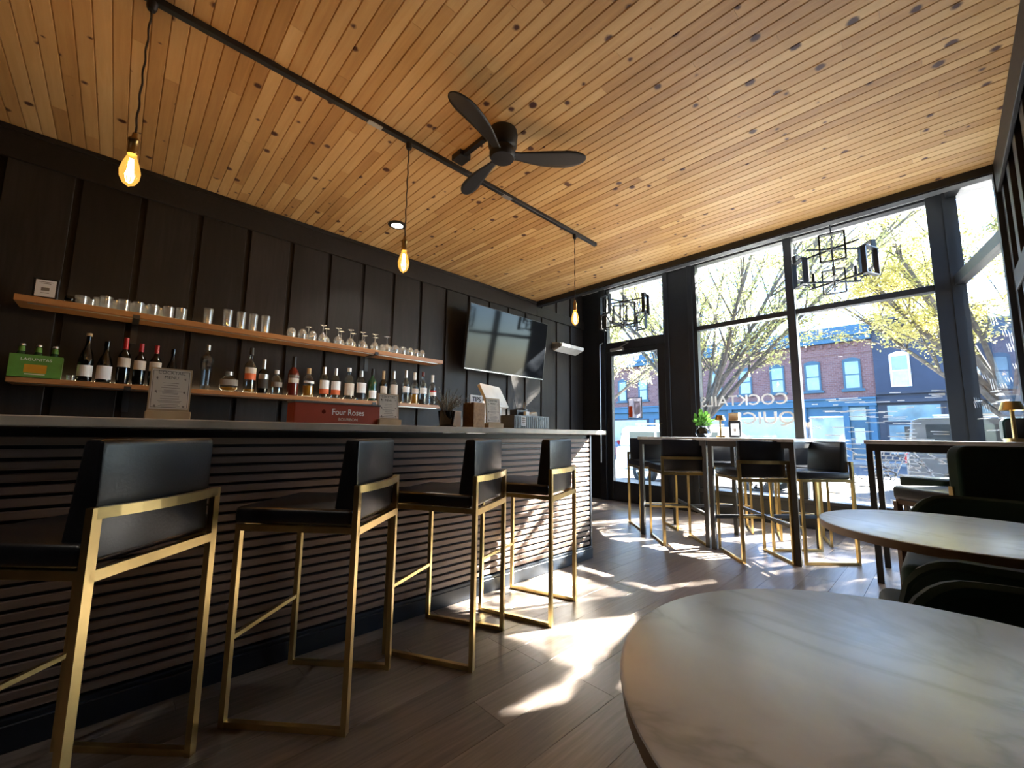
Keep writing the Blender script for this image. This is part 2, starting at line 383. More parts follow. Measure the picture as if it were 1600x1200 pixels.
# right wall
wr = struct(MB().b2(XR+.03, XR+.25, YBACK-.2, 4.75, -.1, 3.4).build('wall_right', 'navy'))
yy = 4.70
while yy > YBACK+.2:
    MB().box((0, 0, 0), (.03, .12, 3.15), .002, 1).build('board', 'wall', wr, loc=(XR+.016, yy-.06, 3.15/2)); yy -= PITCH_B
struct(MB().b2(XR-.022, XR, YBACK, YA, 2.93, ZC-.004, .003, 1).build('trim_3', 'wall'))
struct(MB().b2(XR-.012, XR, YBACK, 4.5, 2.10, 2.24, .003, 1).build('trim_4', 'wall'))
struct(MB().b2(XW-.2, XR+.2, YBACK-.15, YBACK, -.1, 3.4).build('wall_back', 'wall'))

# ------------------------------------------------------------------ door and shop windows
FY0, FY1 = YB-.02, YB+.08
ws = struct(MB().b2(-4.42, -3.93, FY0, FY1, 0, 3.57).b2(-2.87, -2.43, FY0, FY1+.05, 0, 3.57).b2(-4.42, XR, FY0+.02, FY1, -.1, .02)
            .b2(-4.42, .1, FY0-.005, FY1, 3.545, 3.60).build('wall_front', 'frame'))
struct(MB().b2(-4.05, -3.93, FY0-.03, FY0, 0, 3.57, .004, 1).b2(-2.87, -2.8, FY0-.025, FY0, 0, 3.57, .004, 1).b2(-2.5, -2.43, FY0-.025, FY0, 0, 3.57, .004, 1).build('trim_5', 'frame'))
w1 = struct(MB().b2(-3.93, -2.87, FY0, FY1, 2.46, 2.61, .004, 1).b2(-3.93, -3.905, FY0, FY1, 2.6, 3.55).b2(-2.89, -2.87, FY0, FY1, 2.6, 3.55).build('window_1', 'frame'))
MB().b2(-3.91, -2.88, YB+.02, YB+.028, 2.6, 3.55).build('pane', 'glass', w1)
d1 = struct(MB().b2(-3.93, -3.83, FY0+.01, FY1-.01, .02, 2.46, .004, 1).b2(-3.01, -2.87, FY0+.01, FY1-.01, .02, 2.46, .004, 1)
            .b2(-3.83, -3.01, FY0+.01, FY1-.01, .02, .31, .004, 1).b2(-3.83, -3.01, FY0+.01, FY1-.01, 2.385, 2.46, .004, 1).build('door_1', 'frame'))
MB().b2(-3.83, -3.01, YB+.02, YB+.028, .31, 2.385).build('pane', 'glass', d1)
MB().tube([(-2.96, FY0+.01, 1.24), (-2.96, FY0-.05, 1.24), (-2.96, FY0-.06, 1.2), (-2.96, FY0-.06, .95), (-2.96, FY0-.05, .92), (-2.96, FY0+.01, .92)], .011).build('handle', 'black', d1, True)
MB().box((-3.70, FY0-.02, 2.475), (.24, .06, .05), .008).build('closer', 'silver', d1)
MB().bar((-3.66, FY0-.03, 2.50), (-3.48, FY0-.03, 2.56), .02, .01).bar((-3.48, FY0-.03, 2.56), (-3.62, FY0-.005, 2.60), .018, .01).build('closer_arm', 'silver', d1)
# front windows: two bays of glass split by a transom bar
w2 = struct(MB().b2(-2.43, -2.38, FY0, FY1, .30, 3.57).b2(-2.43, .03, FY0, FY1, 2.57, 2.635, .004, 1).b2(-1.265, -1.175, FY0-.02, FY1, .30, 3.57, .004, 1)
            .b2(-2.43, .03, FY0-.06, FY1, .29, .335, .004, 1).b2(-2.43, .03, FY0, FY1, 0, .29).build('window_2', 'frame'))
for xa, xb in ((-2.38, -1.265), (-1.175, .03)):
    for za, zb in ((.335, 2.57), (2.635, 3.55)): MB().b2(xa, xb, YB+.02, YB+.028, za, zb).build('pane', 'glass', w2)
# corner post and angled side pane that runs back to the right wall
P0, P1 = Vector((.20, YB, 0)), Vector((.455, 4.78, 0)); dv = (P1-P0).normalized()
struct(MB().b2(.03, .155, FY0-.03, FY1, 0, 3.57, .004, 1).build('trim_6', 'frame'))
w3 = MB().bar((.20, YB-.02, 0), (.20, YB-.02, 3.57), .10, .09)
for z, h in ((.3, .07), (2.63, .10), (3.53, .06)): w3.bar(P0+Vector((0, 0, z)), P1+Vector((0, 0, z)), .08, h)
w3.bar(P0+Vector((0, 0, .14)), P1+Vector((0, 0, .14)), .07, .28)
w3.b2(XR-.03, XR+.09, 4.70, 4.80, 0, 3.57)
w3 = struct(w3.build('window_3', 'frame'))
for za, zb in ((.33, 2.58), (2.68, 3.5)):
    MB().bar(P0+Vector((0, 0, (za+zb)/2)), P1+Vector((0, 0, (za+zb)/2)), .008, zb-za).build('pane', 'glass', w3)
struct(MB().b2(.03, .7, YB-.01, YB+.1, -.1, .02).build('trim_7', 'frame'))
# lettering and winter drawing stuck on the glass, read from the street
for t_, x_, z_, s_ in (('COCKTAILS', -1.86, 1.53, .20), ('QUICK', -1.63, 1.29, .22)):
    text(t_, s_, 'whitepaper', w2, (x_, YB+.016, z_), (R(90), 0, 0), mirror=True, sx=1.1 if t_ == 'QUICK' else 1.0, bold=.0015)
def strokes(segs, wd, y, parent, name='decal'):
    m = MB()
    for (xa, za), (xb, zb) in segs: m.bar((xa, y, za), (xb, y, zb), .0012, wd, up=(0, 1, 0)) if False else m.bar((xa, y, za), (xb, y, zb), wd, .0012, up=(0, 1, 0))
    return stuff(m.build(name, 'whitepaper', parent))
rs = random.Random(5); segs = []
for i in range(95):
    x0 = rs.uniform(-1.15, -.05); z0 = rs.uniform(.36, 1.55); L = rs.uniform(.05, .28)
    segs.append(((x0, z0), (min(x0+L, .02), z0+rs.uniform(-.004, .004))))
for i in range(26):
    x0 = rs.uniform(-1.15, -.1); z0 = rs.uniform(.6, 1.05); segs.append(((x0, z0), (x0+.1, z0-.08)))
strokes(segs, .009, YB+.016, w2)
segs = []; gx, gz = -.28, .98                         # gabled house with a brick side
for i in range(9):
    z_ = .62+i*.042; segs.append(((gx-.30+i*.012, z_), (gx-.15+i*.016, z_)))
    for k in range(3): segs.append(((gx-.28+k*.055+(i % 2)*.025+i*.012, z_), (gx-.28+k*.055+(i % 2)*.025+i*.012+.008, z_+.042)))
segs += [((gx-.15, .6), (gx, gz)), ((gx, gz), (gx+.2, .6)), ((gx-.3, .6), (gx-.2, 1.0)), ((gx-.2, 1.0), (gx, gz)), ((gx-.1, .68), (gx+.15, .68)), ((gx-.07, .8), (gx+.1, .8)),
         ((gx-.02, .76), (gx+.07, .76)), ((gx-.02, .84), (gx+.07, .84)), ((gx-.02, .76), (gx-.02, .84)), ((gx+.07, .76), (gx+.07, .84))]
strokes(segs, .011, YB+.016, w2)
segs = []
for i in range(40):
    t0 = rs.random(); z0 = rs.uniform(.4, 1.5); p = P0.lerp(P1, t0); q = P0.lerp(P1, min(1, t0+rs.uniform(.05, .2)))
    segs.append((p+Vector((-.01, -.004, z0)), q+Vector((-.01, -.004, z0))))
m = MB()
for p, q in segs: m.bar(p, q, .0012, .009)
for i in range(14):                                   # curls and leaves drawn higher up
    t0 = rs.random(); p = P0.lerp(P1, t0)+Vector((-.01, -.004, rs.uniform(1.3, 2.2))); m.bar(p, p+Vector((dv.x*.03, dv.y*.03, -rs.uniform(.03, .12))), .0012, .01)
stuff(m.build('decal', 'whitepaper', w3))
po = thing('poster', 'small framed flyer with an orange stripe taped inside the glass door', 'poster', (-3.42, YB+.012, 1.33))
MB().b2(-.12, .12, -.0005, .0005, 0, .325).build('sheet', 'thinwhite', po)
m = MB()
for a in ((-.125, -.115, -.005, .33), (.115, .125, -.005, .33), (-.125, .125, -.005, .005), (-.125, .125, .32, .33)): m.b2(a[0], a[1], -.006, .005, a[2], a[3])
m.build('border', 'black', po); MB().b2(-.11, -.045, -.0016, -.0008, .02, .19).build('print', 'thinorange', po); MB().b2(-.02, .09, -.0016, -.0008, .06, .27).build('print', 'thinwhite', po)
cd = tag(MB().tube([(-3.96, FY0-.04, 2.62), (-4.02, FY0-.04, 2.6), (-4.02, FY0-.045, 2.5), (-4.02, FY0-.045, .6)], .009, 8).build('conduit', 'silver', smooth=True), 'thin metal conduit running down the dark jamb left of the door', 'pipe')

# ------------------------------------------------------------------ bar
BX, BY0, BY1 = -2.2, -1.8, 3.08
br = thing('bar', 'long bar clad with horizontal brown slats under the pale counter', 'bar', (BX, (BY0+BY1)/2, 0))
hy = (BY1-BY0)/2
MB().b2(-.62, -.035, -hy, hy, 0, 1.05).build('carcass', 'black', br)
MB().b2(-.036, -.02, -hy, hy, .02, 1.05).build('backing_panel', 'black', br)
z = .112
zs = []
while z < .99: zs.append(z); z += .0417
for i, z in enumerate(zs):
    MB().box((0, 0, 0), (2*hy-.03, .018, .0292), .003, 1).build('slat', 'slat', br, loc=(-.010, -.012, z+.0155)).rotation_euler = (0, 0, R(90))
MB().b2(-.02, .004, hy-.02, hy, 0, 1.05, .002, 1).build('corner_post', 'navy', br)
MB().b2(-.02, .012, -hy, hy, 0, .085, .003, 1).b2(-.02, .006, -hy, hy, .08, .104, .006, 2).build('skirting', 'navy', br)
ct = MB().b2(-2.90, -2.05, BY0, 3.10, 1.055, 1.09, .004, 2).build('countertop', 'counter'); tag(ct, 'long pale concrete worktop lying on the slatted bar', 'countertop')
# ------------------------------------------------------------------ bar stools
def bar_stool(label, group):
    t = thing('bar_stool', label, 'stool', group=group)
    T, W2, D2 = .020, .205, .225
    for s in (-1, 1):
        x = s*W2
        MB().bar((x, -D2, 0), (x, -D2, .852), .025, T, up=(0, 1, 0)).build('leg', 'gold', t)
        MB().bar((x, D2, 0), (x, D2, .70), T, T, up=(0, 1, 0)).build('leg', 'gold', t)
        MB().bar((x, -D2+.011, .011), (x, D2-.011, .011), T, T).build('floor_rail', 'gold', t)
        MB().bar((x, -D2+.011, .689), (x, D2-.011, .689), T, .022).build('seat_rail', 'gold', t)
    m = MB(); n = 8; prev = None
    for i in range(n):
        f = lambda q: Vector((-W2+2*W2*q, -D2-.028*(1-(2*q-1)**2), .838))
        m.bar(f(i/n), f((i+1)/n), T, .028, ext=.001)
    m.build('back_bar', 'gold', t)
    MB().bar((-W2, -D2, .684), (W2, -D2, .686), T, .028).build('back_bar', 'gold', t)
    MB().bar((-W2, D2, .689), (W2, D2, .689), T, .022).build('seat_rail', 'gold', t)
    MB().bar((-W2, D2, .295), (W2, D2, .295), .016, .016).build('footrest', 'gold', t)
    m = MB(); m.box((0, .02, .732), (.425, .455, .062), .016, 3).build('seat', 'leather', t, True)
    m = MB(); m.prism([(-.214, .715), (-.125, .715), (-.158, 1.012), (-.166, 1.022), (-.206, 1.022), (-.214, 1.014)], 'x', -.192, .192)
    bmesh.ops.bevel(m.bm, geom=[e for e in m.bm.edges], offset=.009, segments=2, affect='EDGES', profile=.5)
    m.build('backrest', 'leather', t, True)
    return t
def face(dx, dy): return math.atan2(-dx, dy)          # turn local +y to the direction
G1, G2 = 'bar stools along the bar', 'bar stools round the tall window tables'
st0 = bar_stool('black leather gold-framed bar stool nearest the camera at the left end of the bar', G1)
st0.location = (-1.80, -.03, 0); st0.rotation_euler = (0, 0, face(-.712, -.702))
for loc, d, lab in (((-1.84, .678), (-.741, -.671), 'second bar stool from the left at the bar, turned sideways with its whole seat showing'),
                    ((-1.84, 1.32), (-.88, -.475), 'third bar stool from the left at the bar'),
                    ((-1.867, 1.951), (-.944, -.33), 'fourth bar stool at the bar, nearest the windows with feet in sunlight')):
    clone(st0, (*loc, 0), face(*d), lab)
for loc, d, lab in (((-1.97, 4.24), (-.69, .724), 'bar stool with its back to the camera pushed up to the left tall table'),
                    ((-1.262, 4.215), (-.683, .73), 'bar stool with its back to the camera pushed up to the middle tall table'),
                    ((-.893, 4.575), (-.672, -.74), 'bar stool turned left at the right end of the middle tall table'),
                    ((-2.47, 4.665), (.72, -.694), 'bar stool at the left end of the left tall table, in front of the door'),
                    ((-1.83, 5.28), (.40, -.92), 'bar stool on the window side of the left tall table, facing the room'),
                    ((-1.12, 5.30), (.30, -.95), 'bar stool on the window side of the middle tall table, facing the room')):
    c = clone(st0, (*loc, 0), face(*d), lab); c['group'] = G2

# ------------------------------------------------------------------ tall tables by the windows
def pub_table(x0, x1, y0, y1, label):
    t = thing('pub_table', label, 'table', ((x0+x1)/2, (y0+y1)/2, 0), 0, 'tall tables by the windows')
    a, b_ = (x1-x0)/2, (y1-y0)/2
    MB().b2(-a-.01, a+.01, -b_-.02, b_+.02, 1.012, 1.04, .003, 1).build('tabletop', 'marble', t)
    m = MB()
    for s in (-1, 1): m.bar((-a, s*b_*.96, .985), (a, s*b_*.96, .985), .035, .052); m.bar((s*(a-.018), -b_*.96, .985), (s*(a-.018), b_*.96, .985), .035, .052)
    m.build('apron', 'black', t)
    for sx in (-1, 1):
        for sy in (-1, 1): MB().bar((sx*(a-.018), sy*b_*.96, 0), (sx*(a-.018), sy*b_*.96, .98), .038, .038).build('leg', 'black', t)
        MB().bar((-sx*(a-.03), -b_*.93, .30), (sx*(a-.03), b_*.93, .30), .03, .03).build('cross_brace', 'black', t)
    return t
pub_table(-2.355, -1.642, 4.20, 5.0, 'left tall black-legged table by the windows, beside the door')
pub_table(-1.612, -.905, 4.17, 4.99, 'middle tall black-legged table by the windows, with the napkin holder')
pub_table(-.435, .36, 4.17, 4.72, 'right tall table by the angled window, with the brass lamp')

# ------------------------------------------------------------------ round marble tables
def round_table(x, y, label):
    t = thing('round_table', label, 'table', (x, y, 0), 0, 'round marble tables')
    r = .41
    MB().lathe([(0, .732), (r-.006, .732), (r-.001, .7305), (r, .728)], 72).build('tabletop', 'marble', t, True, loc=None)
    MB().lathe([(r, .728), (r-.004, .702), (0, .702)], 72).build('edge_band', 'oakedge', t, True)
    MB().lathe([(.035, .702), (.035, .03), (.06, .025)], 20).build('column', 'black', t, True)
    MB().lathe([(.0, .03), (.06, .03), (.23, .014), (.23, 0), (0, 0)], 40).build('base', 'black', t, True)
    return t
round_table(.008, .755, 'near round white marble-topped table filling the lower right corner')
round_table(.012, 2.21, 'farther round white marble-topped table behind the green velvet chairs')

# ------------------------------------------------------------------ velvet chairs
def velvet_chair(label):
    t = thing('velvet_chair', label, 'chair', group='green velvet chairs')
    MB().box((0, .03, .437), (.50, .50, .125), .04, 4).build('seat', 'velvet', t, True)
    def sh(u, v):                                      # gently curved shell, flat top with rounded corners
        a = (u-.5)*2; q = max(0, abs(a)-.5)/.5; top = .705-.17*(1-math.sqrt(max(0, 1-q*q)))
        return Vector((.235*a*(1-.06*(1-v)), -.255-.02*v+.10*a*a, .40+(top-.40)*v))
    m = MB().grid(sh, 22, 8); o = m.build('backrest', 'velvet', t, True, solid=.045); o.modifiers.new('bev', 'BEVEL').width = .016; o.modifiers['bev'].segments = 3
    m = MB(); m.tube([sh(u/22, 1) for u in range(23)], .024, 8); m.build('top_roll', 'velvet', t, True)
    for sx in (-1, 1):
        for sy in (-1, 1): MB().tube([(sx*.19, sy*.19+.02, .39), (sx*.225, sy*.22+.02, 0)], [.02, .012], 8).build('leg', 'walnut', t, True)
    return t
vc = velvet_chair('dark green velvet chair between the round tables, back close to the near table')
vc.location = (.14, 1.21, 0); vc.rotation_euler = (0, 0, R(180+4))
clone(vc, (.07, 1.95, 0), R(12), 'dark green velvet chair tucked under the farther round table, seat showing on the left')
clone(vc, (.10, 2.70, 0), R(180), 'dark green velvet chair beyond the farther round table, only its rounded back top showing').scale = (1.12, 1, 1.075)

# upholstered high chair by the right tall table
hc = thing('high_chair', 'tall dark upholstered chair with walnut legs by the right tall table', 'chair', (.04, 3.61, 0), face(-.656, .755))
MB().box((0, .0, .715), (.45, .44, .09), .025, 3).build('seat', 'leather', hc, True)
m = MB(); m.prism(rounded(.47, .36, .06, 5, 0, .66), 'y', -.26, -.185); o = m.build('backrest', 'velvet', hc, True)
o.modifiers.new('bev', 'BEVEL').width = .014; o.modifiers['bev'].segments = 3; o.modifiers['bev'].limit_method = 'ANGLE'
MB().bar((-.20, 0.21, .66), (.20, .21, .66), .02, .03).bar((-.2, -.2, .66), (.2, -.2, .66), .02, .03).bar((-.2, -.2, .66), (-.2, .21, .66), .02, .03).bar((.2, -.2, .66), (.2, .21, .66), .02, .03).build('seat_frame', 'walnut', hc)
for sx in (-1, 1):
    MB().bar((sx*.20, .21, 0), (sx*.20, .21, .66), .032, .032).build('leg', 'walnut', hc)
    MB().bar((sx*.235, -.205, 0), (sx*.235, -.205, .80), .016, .024).build('leg', 'gold', hc)
MB().bar((-.2, .21, .28), (.2, .21, .28), .02, .02).build('footrest', 'gold', hc)
bs = thing('backless_stool', 'backless dark upholstered stool tucked under the right tall table', 'stool', (-.03, 4.50, 0), face(-.70, .715))
MB().box((0, 0, .725), (.38, .36, .075), .02, 3).build('seat', 'velvet', bs, True)
for sx in (-1, 1):
    for sy in (-1, 1): MB().bar((sx*.165, sy*.155, 0), (sx*.165, sy*.155, .69), .028, .028).build('leg', 'walnut', bs)

# ------------------------------------------------------------------ shelves on the bar wall
def shelf(z0, z1, label):
    t = thing('wall_shelf', label, 'shelf', (XW, 1.12, z0))
    MB().box((0, 0, 0), (3.36 if z1 > 1.6 else 3.32, .25, z1-z0), .003, 1).build('plank', 'shelf', t, loc=(.125, 0, (z1-z0)/2)).rotation_euler = (0, 0, R(90))
    for yb in (-1.08, .83):
        MB().b2(.0, .25, yb-.02, yb+.02, -.008, 0).b2(.0, .008, yb-.02, yb+.02, -.16, 0).b2(.25, .257, yb-.02, yb+.02, -.008, .02).build('bracket', 'black', t)
    MB().b2(.014, .03, -1.62, 1.62, z1-z0+.0, z1-z0+.012).build('light_strip', 'led', t)
    MB().b2(.21, .225, -1.62, 1.62, -.006, 0).build('edge_channel', 'silver', t)
    return t
shelf(1.882, 1.925, 'upper wooden wall shelf, with the drinking glasses')
shelf(1.342, 1.378, 'lower wooden wall shelf, with the bottles')
ZU, ZL = 1.926, 1.379
SX = -4.24
def glass_prof(kind, r, h):
    if kind == 'tumbler': return [(0, .0), (r*.86, 0), (r*.88, .004), (r, h), (r-.0025, h), (r*.84, .010), (0, .010)]
    if kind == 'tall': return [(0, 0), (r*.9, 0), (r, h), (r-.002, h), (r*.88, .010), (0, .010)]
    if kind == 'bowl': return [(0, h), (r*.55, h-.002), (r*.92, h*.75), (r, h*.45), (r*.85, 0), (r*.82, 0), (r*.96, h*.45), (r*.88, h*.73), (r*.5, h-.006), (0, h-.006)]
    if kind == 'stem':                                   # upside down: rim on the shelf, foot on top
        return [(r*.8, 0), (r, h*.22), (r*.75, h*.42), (r*.2, h*.54), (.004, h*.60), (.0035, h*.95), (r*.7, h*.985), (r*.8, h), (0, h)]
items = [('tumbler', -.255, .038, .062, 'front'), ('tumbler', -.212, .03, .045, 'front'),
         ('tumbler', -.133, .036, .088, 'front'), ('tumbler', -.036, .037, .085, 'front'), ('tumbler', .043, .037, .085, 'front'), ('tumbler', .129, .037, .085, 'front'), ('tumbler', .222, .037, .09, 'front'), ('tumbler', .302, .038, .095, 'front'),
         ('tumbler', -.17, .036, .09, 'back'), ('tumbler', -.08, .036, .09, 'back'), ('tumbler', .005, .036, .09, 'back'), ('tumbler', .095, .036, .09, 'back'), ('tumbler', .18, .036, .09, 'back'),
         ('tall', .478, .034, .135, 'front'), ('tall', .614, .036, .155, 'front'), ('tall', .713, .036, .155, 'front'), ('tall', .805, .036, .155, 'front'), ('tall', .901, .037, .16, 'front'),
         ('bowl', 1.121, .041, .095, 'front'), ('bowl', 1.217, .04, .098, 'front'), ('bowl', 1.310, .04, .095, 'front'),
         ('stem', 1.30, .042, .15, 'back'), ('stem', 1.406, .042, .172, 'front'), ('stem', 1.47, .042, .165, 'back'), ('stem', 1.557, .043, .17, 'front'), ('stem', 1.62, .042, .165, 'back'), ('stem', 1.682, .043, .177, 'front'), ('stem', 1.745, .042, .165, 'back'), ('stem', 1.812, .044, .174, 'front'), ('stem', 1.875, .042, .165, 'back'), ('stem', 1.948, .045, .177, 'front'), ('stem', 2.0, .042, .165, 'back'), ('stem', 2.089, .046, .174, 'front'),
         ('bowl', 2.085, .04, .1, 'back'), ('bowl', 2.19, .041, .095, 'front'), ('bowl', 2.165, .041, .1, 'back'), ('bowl', 2.261, .041, .105, 'back'), ('bowl', 2.285, .041, .095, 'front'), ('bowl', 2.355, .042, .11, 'back'), ('bowl', 2.38, .041, .095, 'front'), ('bowl', 2.455, .037, .092, 'front'), ('bowl', 2.535, .037, .092, 'front')]
order = {}
names = {'tumbler': ('tumbler', 'short clear tumbler', 'short tumblers'), 'tall': ('highball_glass', 'tall clear highball glass', 'highball glasses'), 'bowl': ('stemless_glass', 'upturned rounded stemless glass', 'stemless glasses'), 'stem': ('wine_glass', 'upturned stemmed wine glass', 'stemmed glasses')}
ordn = ['first', 'second', 'third', 'fourth', 'fifth', 'sixth', 'seventh', 'eighth', 'ninth', 'tenth', 'eleventh', 'twelfth', 'thirteenth', 'fourteenth', 'fifteenth', 'sixteenth']
for kind, y, r, h, row in items:
    order[(kind, row)] = order.get((kind, row), 0)+1
    nm, lab, grp = names[kind]
    o = MB().lathe(glass_prof(kind, r, h), 20).build(nm, 'cup', smooth=True, loc=(SX+(.035 if row == 'front' else -.06), y, ZU))
    tag(o, '%s, %s from the left in the %s row on the upper shelf' % (lab, ordn[order[(kind, row)]-1], row), 'glass', grp+' on the upper shelf')
mg = thing('mug', 'small black round pot beside the framed card on the upper shelf', 'pot', (-4.2, -.315, ZU))
MB().lathe([(0, 0), (.018, 0), (.027, .015), (.027, .035), (.02, .048), (.017, .048), (.022, .03), (0, .01)], 16).build('body', 'bottledark', mg, True)
MB().tube([(0, .024, .036), (0, .042, .032), (0, .042, .016), (0, .025, .014)], .004, 6).build('handle', 'bottledark', mg, True)
cf = thing('desk_sign', 'small dark frame with a white card at the left end of the upper shelf', 'card', (-4.2, -.43, ZU), R(-12))
MB().box((0, 0, .072), (.02, .125, .14), .003, 1).build('frame', 'black', cf); MB().box((.0108, 0, .072), (.002, .098, .115)).build('card', 'whitepaper', cf)
MB().box((.0122, 0, .066), (.001, .04, .022)).build('print', 'inkfaint', cf)
for k, (wz, ww) in enumerate(((.115, .07), (.105, .05), (.04, .04))): MB().box((.0122, 0, wz), (.001, ww, .0035)).build('print', 'inkfaint', cf)

# bottles
def bottle(y, r, h, label, body='bottleclear', kind='spirit', cap='black', lab=None, liquid=None, x=None, name='liquor_bottle', grp='bottles on the lower shelf', capfrac=.12, sq=False):
    t = thing(name, label, 'bottle', (SX+.03 if x is None else x, y, ZL), 0, grp)
    nr = r*.32
    if kind == 'wine': prof = [(0, 0), (r*.95, 0), (r, .01), (r, h*.56), (r*.85, h*.64), (r*.4, h*.73), (nr*1.05, h*.8), (nr, h*.97), (nr*1.1, h*.975), (nr*1.1, h), (0, h)]
    elif kind == 'burgundy': prof = [(0, 0), (r*.95, 0), (r, .01), (r, h*.42), (r*.75, h*.58), (r*.42, h*.7), (nr, h*.8), (nr, h*.97), (0, h*.97)]
    elif kind == 'round': prof = [(0, 0), (r*.55, 0), (r*.9, h*.15), (r, h*.38), (r*.85, h*.62), (r*.4, h*.76), (r*.2, h*.8), (r*.18, h*.9), (0, h*.9)]
    elif kind == 'crystal': prof = [(0, 0), (r*.7, 0), (r*.75, h*.1), (r*.8, h*.45), (r, h*.62), (r*.95, h*.7), (r*.4, h*.78), (r*.3, h*.88), (0, h*.88)]
    elif kind == 'flask': prof = [(0, 0), (r*.96, 0), (r, .012), (r, h*.58), (r*.7, h*.72), (nr, h*.78), (nr, h*.9), (0, h*.9)]
    else: prof = [(0, 0), (r*.96, 0), (r, .01), (r, h*.55), (r*.9, h*.62), (nr*1.2, h*.72), (nr, h*.76), (nr, h*.93), (0, h*.93)]
    fl = .62 if kind == 'round' else 1
    seg = 10 if kind == 'crystal' else 18
    MB().lathe(prof, seg, sx=fl).build('body', body, t, kind != 'crystal')
    if liquid:
        mat, lv = liquid
        pp = [(0, .006)]+[(max(0, a-.004), max(z_, .006)) for a, z_ in prof if a > .001 and z_ < h*lv]; ra = pp[-1][0]
        MB().lathe(pp+[(ra, h*lv), (0, h*lv)], 18, sx=fl).build('liquid', mat, t, True)
    top = h; z0 = h*(1-capfrac)
    MB().lathe([(nr*1.18, z0), (nr*1.22, z0+.004), (nr*1.16, top), (0, top)], 14).build('capsule' if kind in ('wine', 'burgundy') else 'stopper', cap, t, True)
    if lab:
        for (m_, a, b_) in lab:
            ar = 1.15
            def lf(u, v): 
                ang = (u-.5)*2*ar
                return Vector((math.cos(ang)*(r+.0012)*fl, math.sin(ang)*(r+.0012), h*(a+(b_-a)*v)))
            MB().grid(lf, 10, 1).build('label', m_, t, True)
    return t
M['lab1'] = M['whitepaper']; W = 'whitepaper'; P_ = 'paper'
bottle(-.193, .042, .35, 'dark burgundy wine bottle with a cork stopper and low white label', 'bottledark', 'burgundy', 'cork', [(W, .1, .33)], capfrac=.06, name='wine_bottle')
bottle(-.096, .043, .305, 'dark wine bottle with a large white label beside the corked one', 'bottledark', 'burgundy', 'bottledark', [(W, .08, .40)], name='wine_bottle')
bottle(.004, .038, .35, 'tallest red-capped dark wine bottle with a cork in its neck', 'bottledark', 'wine', 'redcap', [(P_, .36, .56)], capfrac=.26, name='wine_bottle')
bottle(.092, .037, .32, 'red-capped dark wine bottle in the middle of the three red-capped ones', 'bottledark', 'wine', 'redcap', [(P_, .36, .58)], capfrac=.2, name='wine_bottle')
bottle(.182, .038, .32, 'rightmost red-capped dark wine bottle, partly behind the large menu card', 'bottledark', 'wine', 'redcap', [(P_, .36, .58)], capfrac=.2, name='wine_bottle')
bottle(.282, .038, .305, 'plain dark wine bottle rising behind the large menu card', 'bottledark', 'burgundy', 'bottledark', [(W, .1, .35)], name='wine_bottle')
bottle(.502, .048, .375, 'tall faceted clear crystal decanter bottle with a pointed stopper', 'bottleclear', 'crystal', 'silver', capfrac=.12)
bottle(.666, .07, .168, 'squat round flask of pale yellow liquor', 'bottleclear', 'round', 'silver', [('inkfaint', .3, .6)], ('amber', .2), capfrac=.18)
bottle(.817, .046, .40, 'tall clear bottle with an orange and cream label', 'bottleclear', 'spirit', 'black', [('orange', .28, .42), (P_, .42, .55)], ('amber', .08), capfrac=.16)
bottle(.921, .043, .31, 'clear bottle with silver neck and black and silver label', 'bottledark', 'spirit', 'silver', [('silver', .42, .56), ('ink', .15, .42)], capfrac=.3)
bottle(1.029, .049, .225, 'short rounded clear bottle with a white cap', 'bottleclear', 'flask', W, [('inkfaint', .3, .5)], capfrac=.16)
bottle(1.169, .048, .37, 'dark red whisky bottle with a tall black stopper', 'whisky', 'spirit', 'black', [(P_, .32, .44), ('inkfaint', .46, .52)], capfrac=.28)
bottle(1.305, .05, .275, 'square-shouldered bottle half full of golden spirit with a cork top', 'bottleclear', 'flask', 'cork', [(W, .46, .54)], ('amber', .38), capfrac=.2)
for y, lab in ((1.448, 'left one of the paired clear bottles with white over red labels'), (1.559, 'right one of the paired clear bottles with white over red labels')):
    t = bottle(y, .048, .305, lab, 'bottleclear', 'flask', 'silver', [('orange', .12, .28), (W, .28, .56)], capfrac=.25)
bottle(1.695, .052, .325, 'clear bottle with a pale green label and white cap', 'bottleclear', 'flask', W, [('paper', .12, .5)], capfrac=.12)
bottle(1.822, .054, .31, 'clear bottle with a white label above a dark blue band', 'bottleclear', 'flask', 'silver', [('navy', .06, .24), (W, .24, .58)], capfrac=.2)
bottle(1.948, .045, .345, 'dark green bottle with a small white label low on its front', 'bottlegreen', 'wine', 'black', [(W, .08, .32)], capfrac=.2)
bottle(2.073, .041, .338, 'dark bottle with a cream label and copper-coloured neck', 'bottledark', 'spirit', 'cork', [(P_, .26, .5)], capfrac=.3)
bottle(2.194, .046, .35, 'frosted clear bottle with a pale beige label beside the small menu card', 'bottleclear', 'spirit', 'silver', [(P_, .2, .56)], capfrac=.25)
bottle(2.344, .047, .375, 'slim clear bottle with a white label and silver neck', 'bottleclear', 'spirit', 'silver', [(W, .32, .50)], capfrac=.22)
bottle(2.458, .046, .365, 'slim bottle half full of amber spirit with a cream label', 'bottleclear', 'spirit', W, [(P_, .32, .48)], ('amber', .30), capfrac=.24)
bottle(2.568, .047, .385, 'slim bottle with a dark lower half and white label, second from the right end', 'bottleclear', 'spirit', 'whisky', [(W, .32, .5)], ('ink', .15), capfrac=.15)
bottle(2.699, .048, .36, 'slim clear bottle with a pink-edged white label at the right end of the shelf', 'bottleclear', 'spirit', W, [(W, .3, .42), ('redcap', .42, .48)], capfrac=.24)
cr = thing('beer_carrier', 'green six-pack beer carton at the left end of the lower shelf', 'carton', (-4.20, -.42, ZL), R(2))
